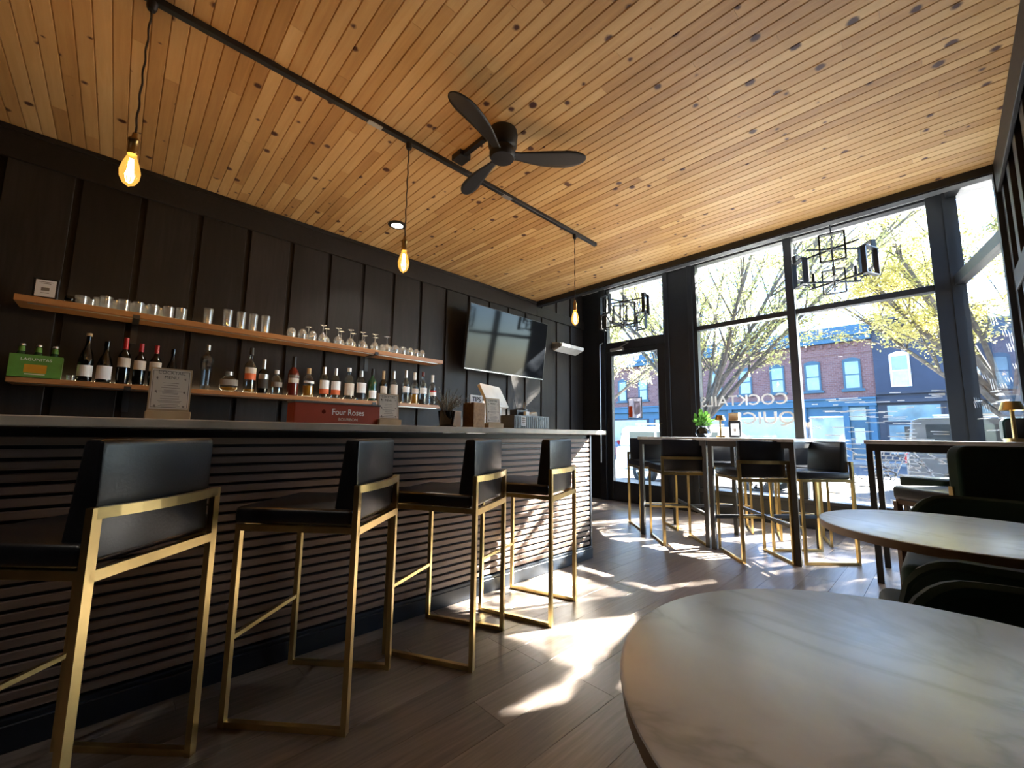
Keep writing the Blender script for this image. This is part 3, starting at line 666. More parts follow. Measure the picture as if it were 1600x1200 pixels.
MB().b2(-.06, .06, -.118, .118, 0, .0015).b2(.0585, .06, -.118, .118, 0, .15).b2(-.06, -.0585, -.118, .118, 0, .15).b2(-.06, .06, -.118, -.1165, 0, .15).b2(-.06, .06, .1165, .118, 0, .15).build('box', 'green', cr)
MB().b2(.0605, .0615, -.05, .05, .03, .085).build('print', 'amber', cr)
text('LAGUNITAS', .026, 'whitepaper', cr, (.0612, 0, .118), (R(90), 0, R(90)), depth=.0003); MB().b2(.0605, .0612, -.045, .045, .018, .024).build('print', 'paper', cr)
for i, yy in enumerate((-.075, .0, .075)):
    bb = thing('beer_bottle', ('left', 'middle', 'right')[i]+' beer bottle neck sticking out of the green carton', 'bottle', (-4.20, -.42+yy, ZL+.002), 0, 'beer bottles in the carton')
    MB().lathe([(0, 0), (.028, 0), (.03, .01), (.03, .13), (.016, .175), (.0125, .215), (0, .215)], 14).build('body', 'bottlegreen', bb, True)
    MB().lathe([(.0165, .172), (.014, .205), (.0125, .207)], 14).build('label', 'green', bb, True); MB().lathe([(.0155, .212), (.0155, .219), (.013, .225), (0, .225)], 14).build('cap', 'silver', bb, True)
vt = tag(MB().lathe([(0, 0), (.02, 0), (.022, .035), (.02, .035), (.018, .006), (0, .006)], 14).build('votive', 'cup', smooth=True, loc=(-4.17, -.255, ZL)), 'tiny glass votive beside the green carton', 'candle')

# television, wall unit
tv = thing('television', 'large black flat television tilted forward high on the bar wall', 'television', (-4.16, 3.89, 2.30))
rt = Matrix.Rotation(R(7), 3, 'Y')
MB().box((0, 0, 0), (.05, 1.50, .86), .006, 2, rt).build('housing', 'black', tv)
MB().box(rt @ Vector((.0262, 0, .006)), (.002, 1.476, .825), 0, 2, rt).build('screen', 'screen', tv)
MB().box(rt @ Vector((.0262, 0, -.422)), (.004, 1.49, .008), 0, 2, rt).build('lower_bezel', 'silver', tv)
MB().box((-.13, 0, 0), (.22, .3, .25)).build('wall_mount', 'black', tv)
wu = thing('wall_unit', 'white slanted box mounted on the bar wall beside the front corner', 'box', (XW, 5.40, 2.42))
MB().prism([(.0, .05), (.03, 0), (.2, .06), (.21, .11), (0, .15)], 'y', -.29, .29).build('housing', 'white', wu)
MB().b2(.0, .18, -.3, -.29, .04, .12).build('end_cap', 'silver', wu)
MB().tube([(.02, -.27, .04), (.015, -.29, -.05), (.01, -.25, -.14), (.005, -.26, -.2)], .004, 6).build('cable', 'black', wu, True)

# ------------------------------------------------------------------ things on the counter
ZT = 1.091
def menu(x, y, w_, h, label, rz=0):
    t = thing('menu_holder', label, 'menu', (x, y, ZT), rz, 'menu cards on the counter')
    MB().b2(-.03, .03, -w_/2-.004, w_/2+.004, 0, .034, .002, 1).build('wooden_base', 'kraft', t)
    tl = Matrix.Rotation(R(-6), 3, 'Y')
    def pb(x_, y_, z_, d, nm, mt):
        MB().box(tl @ Vector((x_, y_, z_)), d, 0, 2, tl).build(nm, mt, t)
    pb(.003, 0, .03+h/2-.012, (.006, w_, h-.03), 'board', 'kraft'); pb(.0065, 0, .03+h/2-.010, (.001, w_*.93, h-.045), 'sheet', 'paper')
    top = .03+h-.035
    m = MB()
    for s in (-1, 1):
        m.box(tl @ Vector((.0074, s*w_*.43, .03+h/2-.010)), (.0006, .0014, h-.06), 0, 2, tl); m.box(tl @ Vector((.0074, 0, .03+h/2-.010+s*(h-.06)/2)), (.0006, w_*.86, .0014), 0, 2, tl)
    m.build('border_line', 'ink', t)
    for tx, zz, sz in (('COCKTAIL', top-.012, w_*.135), ('MENU', top-.012-w_*.15, w_*.125)):
        text(tx, sz, 'ink', t, tl @ Vector((.0074, 0, zz)), (R(90), R(0), R(90)), depth=.0003)
    m = MB(); rr = random.Random(3); zz = top-.012-w_*.32
    while zz > .045:
        m.box(tl @ Vector((.0074, 0, zz)), (.0005, w_*rr.uniform(.3, .62), .0018), 0, 2, tl); zz -= rr.choice((.0055, .0055, .010))
    stuff(m.build('print', 'inkfaint', t))
    for s in (-1, 1):
        for q in (.78, .47, .14):
            MB().lathe([(0, -.0004), (.005, -.0004), (.0045, .0004), (0, .0004)], 5).bar((0, 0, 0), (.008, .004, 0), .002, .0008).build('drawing', 'inkfaint', t, loc=tl @ Vector((.0078, s*w_*.34, .03+(h-.03)*q))).rotation_euler = (0, R(84), R(40*q*s))
    return t
menu(-2.25, .155, .138, .215, 'largest menu card on the counter, at the left in front of the wine bottles')
menu(-2.25, 1.150, .130, .182, 'middle menu card on the counter beside the red bourbon box')
menu(-2.25, 1.967, .135, .212, 'right menu card on the counter between the tips box and gray organizer')
rb = thing('bourbon_caddy', 'long red bar caddy with white bourbon lettering on the counter', 'caddy', (-2.30, .865, ZT))
MB().b2(-.06, .06, -.228, .228, 0, .105, .006, 2).build('body', 'red', rb)
MB().b2(-.062, .062, -.232, .232, .105, .115, .004, 2).build('lid', 'gray', rb)
text('Four Roses', .045, 'whitepaper', rb, (.0607, .045, .062), (R(90), 0, R(90)), depth=.0004, sx=.86, bold=.0006); text('BOURBON', .022, 'paper', rb, (.0607, .045, .024), (R(90), 0, R(90)), depth=.0004)
MB().lathe([(0, -.001), (.011, -.001), (.011, .001), (0, .001)], 6).build('emblem', 'whisky', rb, loc=(.0607, -.085, .062)).rotation_euler = (0, R(90), 0)
pt = thing('plant_pot', 'dark pot of wiry grey sprigs on the counter', 'plant', (-2.36, 1.635, ZT))
MB().lathe([(0, 0), (.045, 0), (.06, .11), (.055, .11), (.042, .02), (0, .02)], 18).build('pot', 'bottledark', pt, True)
MB().lathe([(0, .0), (.065, .0), (.07, .008), (0, .008)], 18).build('saucer', 'black', pt, True)
m = MB(); rr = random.Random(9)
for i in range(46):
    a = rr.uniform(0, 6.28); L = rr.uniform(.08, .18); sp = rr.uniform(.02, .14); p = Vector((.02*math.cos(a), .02*math.sin(a), .10)); q = p+Vector((sp*math.cos(a), sp*math.sin(a), L*.9)); 
    m.tube([p, (p+q)/2+Vector((0, 0, .02)), q], .0013, 4)
    for k in range(4): c_ = p.lerp(q, .4+.15*k); m.box(c_, (.007, .007, .004), 0, 2, Matrix.Rotation(rr.random()*3, 3, 'X'))
stuff(m.build('sprigs', plain('dry_sprig', (.22, .23, .2), .8), pt))
tb = thing('tips_box', 'hammered copper tips box with a white TIPS card on the counter', 'box', (-2.27, 1.80, ZT), R(6))
MB().b2(-.055, .055, -.055, .055, 0, .172, .004, 2).build('box', 'hammer', tb)
MB().b2(.02, .024, -.06, .058, .165, .225).build('card', 'whitepaper', tb); text('TIPS', .045, 'ink', tb, (.0246, 0, .195), (R(90), 0, R(90)), depth=.0004, bold=.0008)
rc = tag(MB().b2(-.02, .02, -.035, .035, 0, .0).build('x', 'white') if False else MB().box((0, 0, .06), (.05, .07, .12), .006, 2).build('card_reader', 'white', loc=(-2.45, 1.775, ZT)), 'small white card reader behind the plant and tips box', 'card reader')
ps = thing('register', 'white point-of-sale screen tilted back on the counter', 'register', (-2.50, 2.20, ZT), R(20))
tl = Matrix.Rotation(R(-28), 3, 'Y')
MB().prism([(p[0], p[1]) for p in rounded(.34, .20, .02, 3)], 'x', -.012, .012).build('screen', 'white', ps, True, loc=(.03, 0, .17)).rotation_euler = (0, R(-28), 0)
MB().b2(-.10, .10, -.08, .08, 0, .03, .008).build('base', 'white', ps); MB().bar((0, 0, .02), (.01, 0, .22), .05, .10).build('stand', 'white', ps)
og = thing('organizer', 'gray plastic bar caddy with a white label strip on the counter', 'caddy', (-2.27, 2.315, ZT))
m = MB(); m.b2(-.075, .075, -.195, .195, 0, .004)
for a in ((-.075, -.071, -.195, .195), (.071, .075, -.195, .195), (-.075, .075, -.195, -.191), (-.075, .075, .191, .195)): m.b2(a[0], a[1], a[2], a[3], 0, .10)
for k in range(16): m.b2(.075, .078, -.18+k*.023, -.172+k*.023, .006, .09)
m.build('tub', 'gray', og); MB().b2(.0782, .0792, -.125, -.075, .022, .092).build('label', 'whitepaper', og)
for k in range(4): MB().b2(.0792, .0797, -.117, -.083, .03+k*.015, .038+k*.015).build('print', 'inkfaint', og)
MB().b2(.0782, .0792, .08, .12, .03, .072).build('clip', 'black', og)
nb = tag(MB().b2(-.04, .04, -.05, .05, 0, .10, .004).build('coaster_box', 'black', loc=(-2.28, 2.24, ZT+.045)), 'black box of coasters standing in the gray organizer', 'box')
nb2 = tag(MB().b2(-.012, .012, -.02, .02, 0, .036).build('tag_card', 'whitepaper', loc=(-2.215, 2.27, ZT+.095)), 'small white tag on the gray organizer rim', 'tag')
nk = tag(MB().box((0, 0, .03), (.07, .12, .05), .006, 2, Matrix.Rotation(R(12), 3, 'X')).build('napkin_stack', 'paper', loc=(-2.28, 2.37, ZT+.07)), 'stack of beige napkins in the gray organizer', 'napkins')
sh_ = thing('straw_cup', 'black cup of straws and stirrers behind the gray organizer', 'cup', (-2.45, 2.45, ZT))
MB().lathe([(0, 0), (.045, 0), (.055, .17), (.05, .17), (.04, .01), (0, .01)], 16).build('cup', 'black', sh_, True)
for i in range(7): MB().tube([(.01*math.cos(i), .01*math.sin(i), .02), (.05*math.cos(i*2.1), .07*math.sin(i*2.1), .22+.01*(i % 3))], .0028, 5).build('straw', 'black' if i % 2 else 'kraft', sh_)

# ------------------------------------------------------------------ ceiling fittings
tk = thing('track_rail', 'long black lighting track running along the pine ceiling', 'track', (-2.53, 0, ZC))
MB().b2(-.018, .018, -.10, 3.64, -.035, -.0, .002, 1).build('rail', 'black', tk)
MB().b2(-.0185, .0185, 3.64, 3.665, -.036, 0).build('end_cap', 'black', tk)
for yc in (1.04, 2.27): MB().b2(-.02, .02, yc, yc+.1, -.038, -.033).build('connector', 'silver', tk)
pf = thing('feed_box', 'black power feed box and short arm between the track and the fan', 'junction box', (-2.40, 1.72, ZC))
MB().b2(-.055, .055, -.05, .05, -.045, 0, .004).build('box', 'black', pf); MB().b2(.05, .28, -.018, .018, -.032, 0).build('arm', 'black', pf)
def pendant(y, zt, label):
    t = thing('pendant_lamp', label, 'lamp', (-2.53, y, zt), 0, 'pendant bulbs on the track')
    top = ZC-.035-zt
    MB().lathe([(0, top-.045), (.016, top-.045), (.022, top-.03), (.022, top), (0, top)], 14).build('adapter', 'black', t, True)
    n = int((top-.29)/.02); m = MB(); m.tube([(.0024*math.cos(i*1.1), .0024*math.sin(i*1.1), .24+(top-.285)*i/n) for i in range(n+1)], .0042, 6).build('cord', 'cord', t, True)
    MB().lathe([(0, .245), (.009, .245), (.011, .225), (.021, .215), (.022, .205), (.019, .20), (.019, .15), (.021, .147), (.019, .138), (0, .138)], 16).build('socket', 'brass', t, True)
    MB().lathe([(.017, .145), (.019, .125), (.030, .092), (.0385, .052), (.035, .02), (.022, -.006), (.008, -.015), (0, -.022)], 20).build('bulb', 'bulbglass', t, True)
    m = MB()
    for k in range(6):
        a = k*math.pi/3; m.tube([(.007*math.cos(a), .007*math.sin(a), .115), (.013*math.cos(a+.4), .013*math.sin(a+.4), .03)], .0016, 5)
    m.build('filament', 'filament', t)
    ld = bpy.data.lights.new('bulb_light', 'POINT'); ld.energy = 3.0; ld.color = (1, .6, .25); ld.shadow_soft_size = .02
    lo = bpy.data.objects.new('bulb_light', ld); C.objects.link(lo); lo.parent = t; lo.location = (0, 0, .06)
    return t
pendant(-.06, 2.185, 'glowing pendant bulb nearest the camera, at the left end of the track')
pendant(1.35, 2.175, 'glowing pendant bulb in the middle of the track, below the downlight')
pendant(3.29, 2.175, 'glowing pendant bulb at the window end of the track')
dl = thing('downlight', 'lit recessed downlight in the pine ceiling above the bar', 'downlight', (-3.73, 1.90, ZC))
MB().lathe([(.058, -.012), (.092, -.004), (.092, 0), (.058, 0)], 28).build('trim_ring', 'black', dl, True); MB().lathe([(.06, -.006), (0, -.006)], 28).build('lens', 'downlight', dl)
sd = bpy.data.lights.new('downlight_lamp', 'SPOT'); sd.energy = 22; sd.spot_size = R(110); sd.spot_blend = .6; sd.color = (1, .93, .82); sd.shadow_soft_size = .05
so = bpy.data.objects.new('downlight_lamp', sd); C.objects.link(so); so.parent = dl; so.location = (0, 0, -.02)
for x_, y_, nm in ((-.55, -1.35, 'added unseen downlight over the seating behind the camera, brightening the floor'), (-1.75, -1.35, 'added unseen downlight behind the camera, brightening the left end of the bar')):  # two extra downlights added out of view to light floor and bar end
    c = copy_tree(dl); c.location = (x_, y_, ZC-.004); c['label'] = nm
    for ch in c.children:
        if ch.type == 'LIGHT': ch.data = ch.data.copy(); ch.data.energy = 9
# fan
fn = thing('ceiling_fan', 'matte black three-blade ceiling fan flush on the pine ceiling', 'fan', (-2.0, 1.785, ZC))
MB().lathe([(0, 0), (.10, 0), (.105, -.03), (.10, -.115), (.085, -.135), (0, -.135)], 32).build('housing', 'black', fn, True)
MB().lathe([(.0, -.13), (.085, -.135), (.092, -.16), (.092, -.185), (.08, -.205), (0, -.215)], 32).build('hub', 'black', fn, True)
for ang in (-72.7, 50.5, 169.0):
    def bl(u, v):
        u = 1-(1-u)**1.5; r_ = .05+.545*u
        wd = .030+.040*math.sin(min(1, max(0, (u-.12)/.62))*math.pi/2)
        if u < .12: wd = .030
        if u > .72: wd = .07*math.sqrt(max(0.0, 1-((u-.72)/.28)**2))+.0015
        c_ = .022*math.sin(u*math.pi)
        tw = -.52*(1-u*.6)*(v-.5)*2*wd*.6
        return Vector((r_, (v-.5)*2*wd+c_, -.175+tw+.012*u))
    o = MB().grid(bl, 22, 6).build('blade', 'black', fn, True, solid=.008); o.rotation_euler = (0, 0, R(ang))
# chandeliers
def chandelier(x, y, label, rz):
    t = thing('chandelier', label, 'chandelier', (x, y, 2.68), rz, 'black open-frame chandeliers')
    MB().tube([(0, 0, .40), (0, 0, .89)], .006, 6).build('stem', 'black', t); MB().lathe([(0, .875), (.05, .875), (.055, .89), (0, .89)], 16).build('canopy', 'black', t, True)
    MB().tube([(0, 0, -.04), (0, 0, .42)], .008, 8).build('rod', 'black', t)
    for z_ in (0, .36): MB().lathe([(0, z_-.012), (.04, z_-.01), (.04, z_+.01), (0, z_+.012)], 12).build('hub', 'black', t, True)
    for k in range(6):
        a = k*math.pi/3; d = Vector((math.cos(a), math.sin(a), 0)); s_ = Vector((-d.y, d.x, 0)); rad = .33
        za, zb = (.12, .40) if k % 2 == 0 else (-.03, .24)
        for zq, lo in ((.36, k % 2 == 0), (0, k % 2 == 1)):
            MB().bar(d*.03+Vector((0, 0, zq)), d*(rad if lo else .25)+Vector((0, 0, zq)), .017).build('arm', 'black', t)
        m = MB(); hw = .10
        for q in (-1, 1):
            m.bar(d*rad+s_*hw*q+Vector((0, 0, za)), d*rad+s_*hw*q+Vector((0, 0, zb)), .042, .016, up=s_)
        m.bar(d*rad-s_*hw+Vector((0, 0, za)), d*rad+s_*hw+Vector((0, 0, za)), .042, .010); m.bar(d*rad-s_*hw+Vector((0, 0, zb)), d*rad+s_*hw+Vector((0, 0, zb)), .055, .010)
        m.bar(d*rad+Vector((0, 0, za)), d*rad*.7+Vector((0, 0, za if k % 2 else .0)), .01)
        m.build('open_frame', 'black', t)
        c_ = d*.20
        MB().lathe([(0, 0), (.03, .0), (.03, .006), (.014, .008), (.014, .10), (0, .10)], 10, c=c_).build('candle_sleeve', 'black', t, True)
        MB().lathe([(.007, .10), (.014, .125), (.011, .15), (.002, .175), (0, .176)], 10, c=c_).build('bulb', 'cup', t, True)
    return t
chandelier(-3.19, 5.32, 'black open-frame chandelier hanging in front of the door transom', R(10))
chandelier(-.69, 5.32, 'black open-frame chandelier hanging in front of the right window', R(38))

# ------------------------------------------------------------------ things on the tall tables
pl = thing('potted_plant', 'small leafy green plant in a dark round vase on the tall tables', 'plant', (-1.78, 4.5, 1.041))
MB().lathe([(0, 0), (.05, 0), (.075, .04), (.065, .08), (.04, .105), (.045, .115), (.035, .115), (.05, .05), (0, .02)], 20).build('vase', 'bottledark', pl, True)
m = MB(); rr = random.Random(2)
for i in range(60):
    a = rr.uniform(0, 6.28); e = rr.uniform(.1, 1.4); L = rr.uniform(.05, .13)
    p = Vector((0, 0, .12)); q = p+Vector((math.cos(a)*math.cos(e)*L, math.sin(a)*math.cos(e)*L, math.sin(e)*L*1.3))
    d = (q-p).normalized(); s_ = d.orthogonal().normalized()*.016
    v = [m.bm.verts.new(c_) for c_ in (q-d*.035, q+s_, q+d*.03, q-s_)]; m.bm.faces.new(v)
    m.tube([p, q-d*.02], .0012, 4)
stuff(m.build('leaves', 'houseleaf', pl))
def table_lamp(x, y, s, label, mat):
    t = thing('table_lamp', label, 'lamp', (x, y, 1.041), 0, 'small metal table lamps')
    MB().lathe([(0, 0), (.05*s, 0), (.05*s, .022*s), (0, .024*s)], 24).build('base', mat, t, True)
    MB().lathe([(.011*s, .02*s), (.009*s, .25*s), (0, .25*s)], 14).build('stem', mat, t, True)
    MB().lathe([(.058*s, .20*s), (.04*s, .255*s), (0, .258*s), (0, .252*s), (.036*s, .25*s), (.054*s, .20*s)], 24).build('shade', mat, t, True)
    return t
table_lamp(-1.575, 4.42, .88, 'small copper table lamp beside the napkin holder', 'brass')
table_lamp(.315, 4.35, 1.06, 'brass table lamp on the right tall table at the picture edge', 'gold')
nh = thing('napkin_holder', 'black and silver napkin holder with a card on the middle tall table', 'napkin holder', (-1.44, 4.42, 1.041), R(18))
MB().b2(-.055, .055, -.07, .07, 0, .17, .012, 3).build('body', 'silver', nh, True); MB().b2(-.05, .05, -.0735, -.068, .01, .165, .004, 1).build('face', 'black', nh); MB().b2(-.035, .035, -.0745, -.0735, .025, .14).build('card', 'whitepaper', nh)
MB().b2(-.012, .012, -.0752, -.0745, .06, .09).build('print', 'inkfaint', nh)
wb = tag(MB().b2(-.045, .045, -.03, .03, 0, .075, .003, 1).build('wooden_block', 'kraft', loc=(-1.44, 4.42, 1.2115)), 'small wooden sign block standing on the napkin holder', 'block')
bx = thing('rounded_box', 'black rounded box behind the brass lamp on the right tall table', 'box', (.345, 4.56, 1.041), R(6))  # dark shape of unclear use, built as a plain rounded box
m = MB(); m.prism(rounded(.15, .165, .035, 5), 'y', -.05, .05); m.build('shell', 'velvet', bx, True); MB().prism(rounded(.13, .145, .03, 5, 0, .01), 'y', -.053, -.05).build('face', 'black', bx, True)

# ------------------------------------------------------------------ outside
ZS, ZR = -.12, -.26
struct(MB().b2(-40, 30, YB+.08, 10.2, -.4, ZS).build('sidewalk', 'concrete'))
struct(MB().b2(-40, 30, 10.2, 27.5, -.5, ZR).build('street', 'asphalt'))
struct(MB().b2(-40, 30, 27.5, 30.2, -.5, ZS).build('sidewalk', 'concrete'))
def bwin(parent, x, z0, z1, w_, fm, y=30.0, arch=.12, sill=True, curtain=False):
    f = MB(); t = .09
    f.b2(x-w_/2-t, x-w_/2, y-.08, y+.02, z0, z1).b2(x+w_/2, x+w_/2+t, y-.08, y+.02, z0, z1).b2(x-w_/2-t, x+w_/2+t, y-.08, y+.02, z0-t*.7, z0).b2(x-w_/2, x+w_/2, y-.06, y+.02, (z0+z1)/2-.03, (z0+z1)/2+.03)
    n = 8; pts = [(x-w_/2-t, z1-.02)]+[(x-w_/2-t+(w_+2*t)*k/n, z1+arch*math.sin(math.pi*k/n)+t) for k in range(n+1)]+[(x+w_/2+t, z1-.02)]
    f.prism(pts, 'y', y-.08, y+.02)
    if sill: f.b2(x-w_/2-.2, x+w_/2+.2, y-.16, y, z0-.2, z0-.06)
    fo = f.build('window', fm, parent)
    MB().b2(x-w_/2, x+w_/2, y-.04, y-.02, (z0+z1)/2, z1).build('pane', 'winglass', fo)
    MB().b2(x-w_/2, x+w_/2, y-.03, y-.01, z0, (z0+z1)/2).build('pane', 'curtain' if curtain else 'winglass', fo)
b1 = thing('brick_building', 'red brick building with a blue storefront across the street', 'building', (0, 0, ZS))
MB().b2(-26, -2.5, 30, 38, 3.3, 7.1).build('upper_wall', 'brick', b1)
MB().b2(-26, -2.5, 30.05, 38, 0, 3.4).build('storefront_wall', 'blue', b1)
MB().b2(-26.1, -2.51, 29.8, 30.1, 2.98, 3.42).b2(-26.1, -2.51, 29.7, 30.1, 3.36, 3.46).build('sign_band', 'blue', b1)
m = MB(); m.b2(-26.1, -2.51, 29.55, 30.3, 7.0, 7.25).b2(-26.1, -2.51, 29.7, 30.3, 6.7, 7.0).b2(-26, -2.51, 29.9, 38, 7.2, 7.65); m.build('cornice', 'blue', b1)
m = MB()
for k in range(59): m.b2(-25.9+k*.39, -25.75+k*.39, 29.9, 30.02, 6.42, 6.66)
stuff(m.build('brick_dentil', 'brick', b1))
MB().b2(-26, -2.5, 29.96, 30.02, 6.0, 6.1).build('string_course', 'brick', b1)
for k in range(12): bwin(b1, -3.45-1.845*k, 4.02, 5.55, .62, 'teal')
for xa, xb in ((-9.6, -6.2), (-5.5, -3.95)):
    fo = MB().b2(xa-.1, xb+.1, 29.97, 30.06, .7, 2.45).build('window', 'white', b1); MB().b2(xa, xb, 29.95, 29.97, .8, 2.36).build('pane', 'winglass', fo)
fo = MB().b2(-3.7, -2.95, 29.97, 30.06, .1, 2.1).build('shop_door', 'teal', b1); MB().b2(-3.55, -3.1, 29.95, 29.97, .9, 1.75).build('pane', 'curtain', fo)
MB().b2(-3.8, -3.0, 29.98, 30.06, 2.2, 2.9).build('transom', 'winglass', b1)
for xp in (-10.0, -5.85, -3.85, -2.7): MB().b2(xp-.13, xp+.13, 29.85, 30.06, 0, 3.0).build('pilaster', 'blue', b1)
for xa, xb in ((-25, -21), (-20.5, -16), (-15.5, -10.6)):
    fo = MB().b2(xa, xb, 29.97, 30.06, .6, 2.5).build('window', 'slatetrim', b1); MB().b2(xa+.12, xb-.12, 29.95, 29.97, .7, 2.4).build('pane', 'winglass', fo)
b2 = thing('slate_building', 'slate blue building with white-framed windows right of the brick one', 'building', (0, 0, ZS))
MB().b2(-2.49, 8, 29.9, 38, 3.3, 7.9).build('upper_wall', 'navywall', b2); MB().b2(-2.49, 8, 30, 38, 0, 3.4).build('shopfront_wall', 'slatetrim', b2)
MB().b2(-2.49, 8, 29.7, 30, 3.55, 3.68).b2(-2.49, 8, 29.75, 30, 3.1, 3.3).build('cornice', 'slatetrim', b2)
MB().b2(-2.49, 8.1, 29.4, 30.2, 7.5, 7.75).b2(-2.49, 8.1, 29.6, 30.2, 7.2, 7.5).build('parapet', 'slatetrim', b2)
for x_ in (-1.45, .95, 3.3, 5.6): bwin(b2, x_, 4.0, 5.6, .62, 'white', 29.9, .14, False, True)
for xa, xb in ((-2.1, -.1), (.3, 2.4), (2.9, 5.5)):
    for za, zb in ((.4, 1.9), (2.1, 2.95)):
        fo = MB().b2(xa-.08, xb+.08, 29.93, 30.02, za-.06, zb+.06).build('window', 'slatetrim', b2); MB().b2(xa, xb, 29.91, 29.93, za, zb).build('pane', 'winglass', fo)

# cars
def car(x, y, L, mat, label, name, H=1.75, van=True, flip=False, rz=0):
    t = thing(name, label, 'car', (x, y, ZR), rz+(math.pi if flip else 0), None)
    W_ = .88; hl = L/2
    if van: low = [(-hl, .35), (-hl-.02, .7), (-hl, 1.0), (hl*.55, 1.02), (hl*.95, .92), (hl, .7), (hl, .35)]; top = [(-hl+.02, 1.0), (-hl+.12, H-.06), (-hl+.3, H), (hl*.2, H-.01), (hl*.52, 1.02)]
    else: low = [(-hl, .32), (-hl, .75), (-hl+.1, .88), (hl*.6, .9), (hl*.95, .78), (hl, .6), (hl, .32)]; top = [(-hl+.35, .88), (-hl*.45, H), (hl*.1, H), (hl*.5, .9)]
    m = MB(); m.prism(low, 'y', -W_, W_); o = m.build('body', mat, t, True); bv = o.modifiers.new('bev', 'BEVEL'); bv.width = .06; bv.segments = 3
    m = MB(); m.prism(top, 'y', -W_*.86, W_*.86); o = m.build('cabin', mat, t, True); bv = o.modifiers.new('bev', 'BEVEL'); bv.width = .06; bv.segments = 3
    xs = [p[0] for p in top]; x0, x1 = min(xs)+.35, max(xs)-.55
    for s in (-1, 1):
        n = 3
        for k in range(n):
            a = x0+(x1-x0)*k/n; b_ = x0+(x1-x0)*(k+1)/n-.07
            MB().b2(a, b_, s*W_*.86-.005, s*W_*.86+.012, 1.06 if van else .93, H-.16).build('side_window', 'carglass', t)
    MB().b2(top[0][0]-.02 if van else top[0][0]+.1, top[0][0]+.08 if van else top[0][0]+.25, -W_*.7, W_*.7, 1.08 if van else .98, H-.2).build('rear_window', 'carglass', t)
    for s in (-1, 1): MB().b2(-hl-.03, -hl+.08, s*(W_-.1)-.07, s*(W_-.1)+.07, .74, .98).build('tail_lamp', 'taillight', t)
    for sx in (-hl*.62, hl*.62):
        for s in (-1, 1):
            wy = s*(W_-.08)
            q = thing('w', '', 'x') if False else None
            wo = MB().lathe([(.17, -.11), (.3, -.11), (.335, -.08), (.335, .08), (.3, .11), (.17, .11)], 28).build('wheel', 'tyre', t, True, loc=(sx, wy, .335)); wo.rotation_euler = (R(90), 0, 0)
            MB().lathe([(.205, .10), (.20, .115), (.19, .10)], 24).lathe([(0, .12), (.05, .118), (.05, .09)], 12).build('rim', 'alloy', wo, True)
            MB().lathe([(.2, -.10), (.19, -.115), (.18, -.10)], 24).build('rim', 'alloy', wo, True)
            m = MB()
            for k in range(6):
                a = k*math.pi/3
                for z_ in (.108, -.108): m.bar((.04*math.cos(a), .04*math.sin(a), z_), (.2*math.cos(a), .2*math.sin(a), z_), .05, .014)
            m.build('spokes', 'alloy', wo)
    if van:
        for s in (-1, 1): MB().bar((-hl+.5, s*W_*.7, H+.06), (hl*.1, s*W_*.7, H+.06), .035).bar((-hl+.6, s*W_*.7, H-.02), (-hl+.6, s*W_*.7, H+.06), .03).bar((0, s*W_*.7, H-.02), (0, s*W_*.7, H+.06), .03).build('roof_rack', 'silver', t)
    return t
car(-4.45, 11.5, 4.5, 'carwhite', 'white parked car with an alloy wheel seen through the glass door', 'suv', 1.58)
car(-17.3, 23.5, 4.4, 'carblue', 'grey blue car parked across the street, behind the white car', 'sedan', 1.45, False, True)
car(1.6, 14.5, 4.6, 'cardark', 'dark car standing in the street outside the right window', 'suv', 1.82)

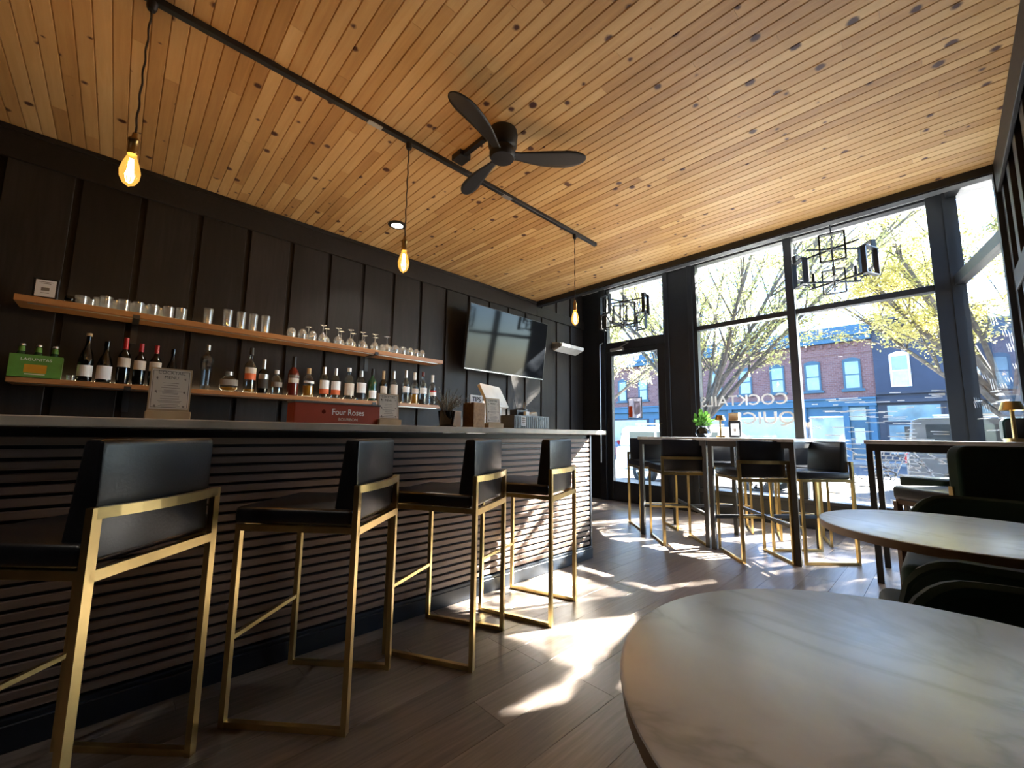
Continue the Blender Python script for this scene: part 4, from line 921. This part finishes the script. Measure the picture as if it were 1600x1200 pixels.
# trees
def tree(x, y, r0, h, n_main, seed, label, leafm, n_leaf, spread, lean=(0, 0), fork=1.5, leaf=.085, up=.62, subs=4):
    rr = random.Random(seed); t = thing('street_tree', label, 'tree', (x, y, ZS), 0, 'street trees outside')
    MB().tube([(0, 0, 0), (.02, .0, fork*.5), (0, .02, fork), (0.02, 0.02, fork+.35)], [r0*1.15, r0, r0*.95, r0*.6], 10).build('trunk', 'bark', t, True)
    tips = []; br_ = MB()
    for i in range(n_main):
        a = i*2*math.pi/n_main+rr.uniform(-.25, .25); sp = spread*rr.uniform(.45, 1.0)
        d = Vector((math.cos(a)*sp+lean[0], math.sin(a)*sp*.8+lean[1], 1)).normalized(); L = h*rr.uniform(.75, 1.0)
        p = Vector((0, 0, fork-.1+rr.uniform(-.2, .3))); pts = [p.copy()]; n = 7
        for k in range(n):
            d = (d+Vector((rr.uniform(-.1, .1)+math.cos(a)*.035, rr.uniform(-.1, .1)+math.sin(a)*.03, up*.03))).normalized(); p = p+d*L/n; pts.append(p.copy())
        rad = [r0*.30*(1-k/(n+1))**1.1+.006 for k in range(n+1)]
        MB().tube(pts, rad, 7).build('limb', 'bark', t, True)
        for k in range(2, n+1):
            for q in range(subs):
                dd = (pts[k]-pts[k-1]).normalized()*.8+Vector((rr.uniform(-.7, .7), rr.uniform(-.7, .7), rr.uniform(-.15, .45))); dd.normalize(); l2 = rr.uniform(.7, 1.7)*h/5*(1.15-k/n*.5)
                s0 = pts[k]; s1 = s0+dd*l2*.5+Vector((rr.uniform(-.06, .06), 0, rr.uniform(-.05, .05))); s2 = s1+dd*l2*.5+Vector((rr.uniform(-.1, .1), rr.uniform(-.1, .1), rr.uniform(-.14, .06)))
                br_.tube([s0, s1, s2], [max(.016, rad[k]*.5), .011, .005], 5); tips.append((s0, s1, s2))
                for w_ in range(2):
                    e = s1.lerp(s2, rr.random()); f = e+Vector((rr.uniform(-.5, .5), rr.uniform(-.5, .5), rr.uniform(-.2, .3)))*l2*.6; br_.tube([e, f], [.006, .003], 4); tips.append((e, e.lerp(f, .5), f))
    stuff(br_.build('twigs', 'bark', t))
    vs, fs = [], []
    for i in range(n_leaf):
        s0, s1, s2 = rr.choice(tips); u = rr.random(); c_ = s0.lerp(s1, u*2) if u < .5 else s1.lerp(s2, u*2-1)
        if u < .12: continue
        c_ = c_+Vector((rr.gauss(0, .09), rr.gauss(0, .09), rr.gauss(-.02, .08)))
        d = Vector((rr.gauss(0, 1), rr.gauss(0, 1), rr.gauss(-.4, .6))).normalized(); s_ = d.cross(Vector((rr.gauss(0, .6), rr.gauss(0, .6), 1))).normalized(); ll = leaf*rr.uniform(.6, 1.2)
        b_ = len(vs); vs += [c_-d*ll*.5, c_+s_*ll*.33, c_+d*ll*.5, c_-s_*ll*.33]; fs.append((b_, b_+1, b_+2, b_+3))
    me = bpy.data.meshes.new('leaves'); me.from_pydata([tuple(v) for v in vs], [], fs); me.materials.append(M[leafm])
    o = bpy.data.objects.new('leaves', me); C.objects.link(o); o.parent = t; stuff(o)
    return t
tree(-3.55, 9.0, .15, 5.8, 17, 14, 'street tree with many fanning branches outside the left front window', 'leaf2', 50000, .9, (.12, 0), 1.6, .055, .62, 3)
tree(.95, 12.4, .16, 6.6, 18, 23, 'leafy yellow street tree standing to the right of the windows', 'leaf', 105000, .85, (-.15, -.05), 1.7, .066, .62, 3)
tree(-7.7, 10.8, .16, 5.2, 11, 31, 'street tree seen only as foliage through the glass door', 'leaf2', 48000, 1.2, (.1, -.05), 1.9, .06)
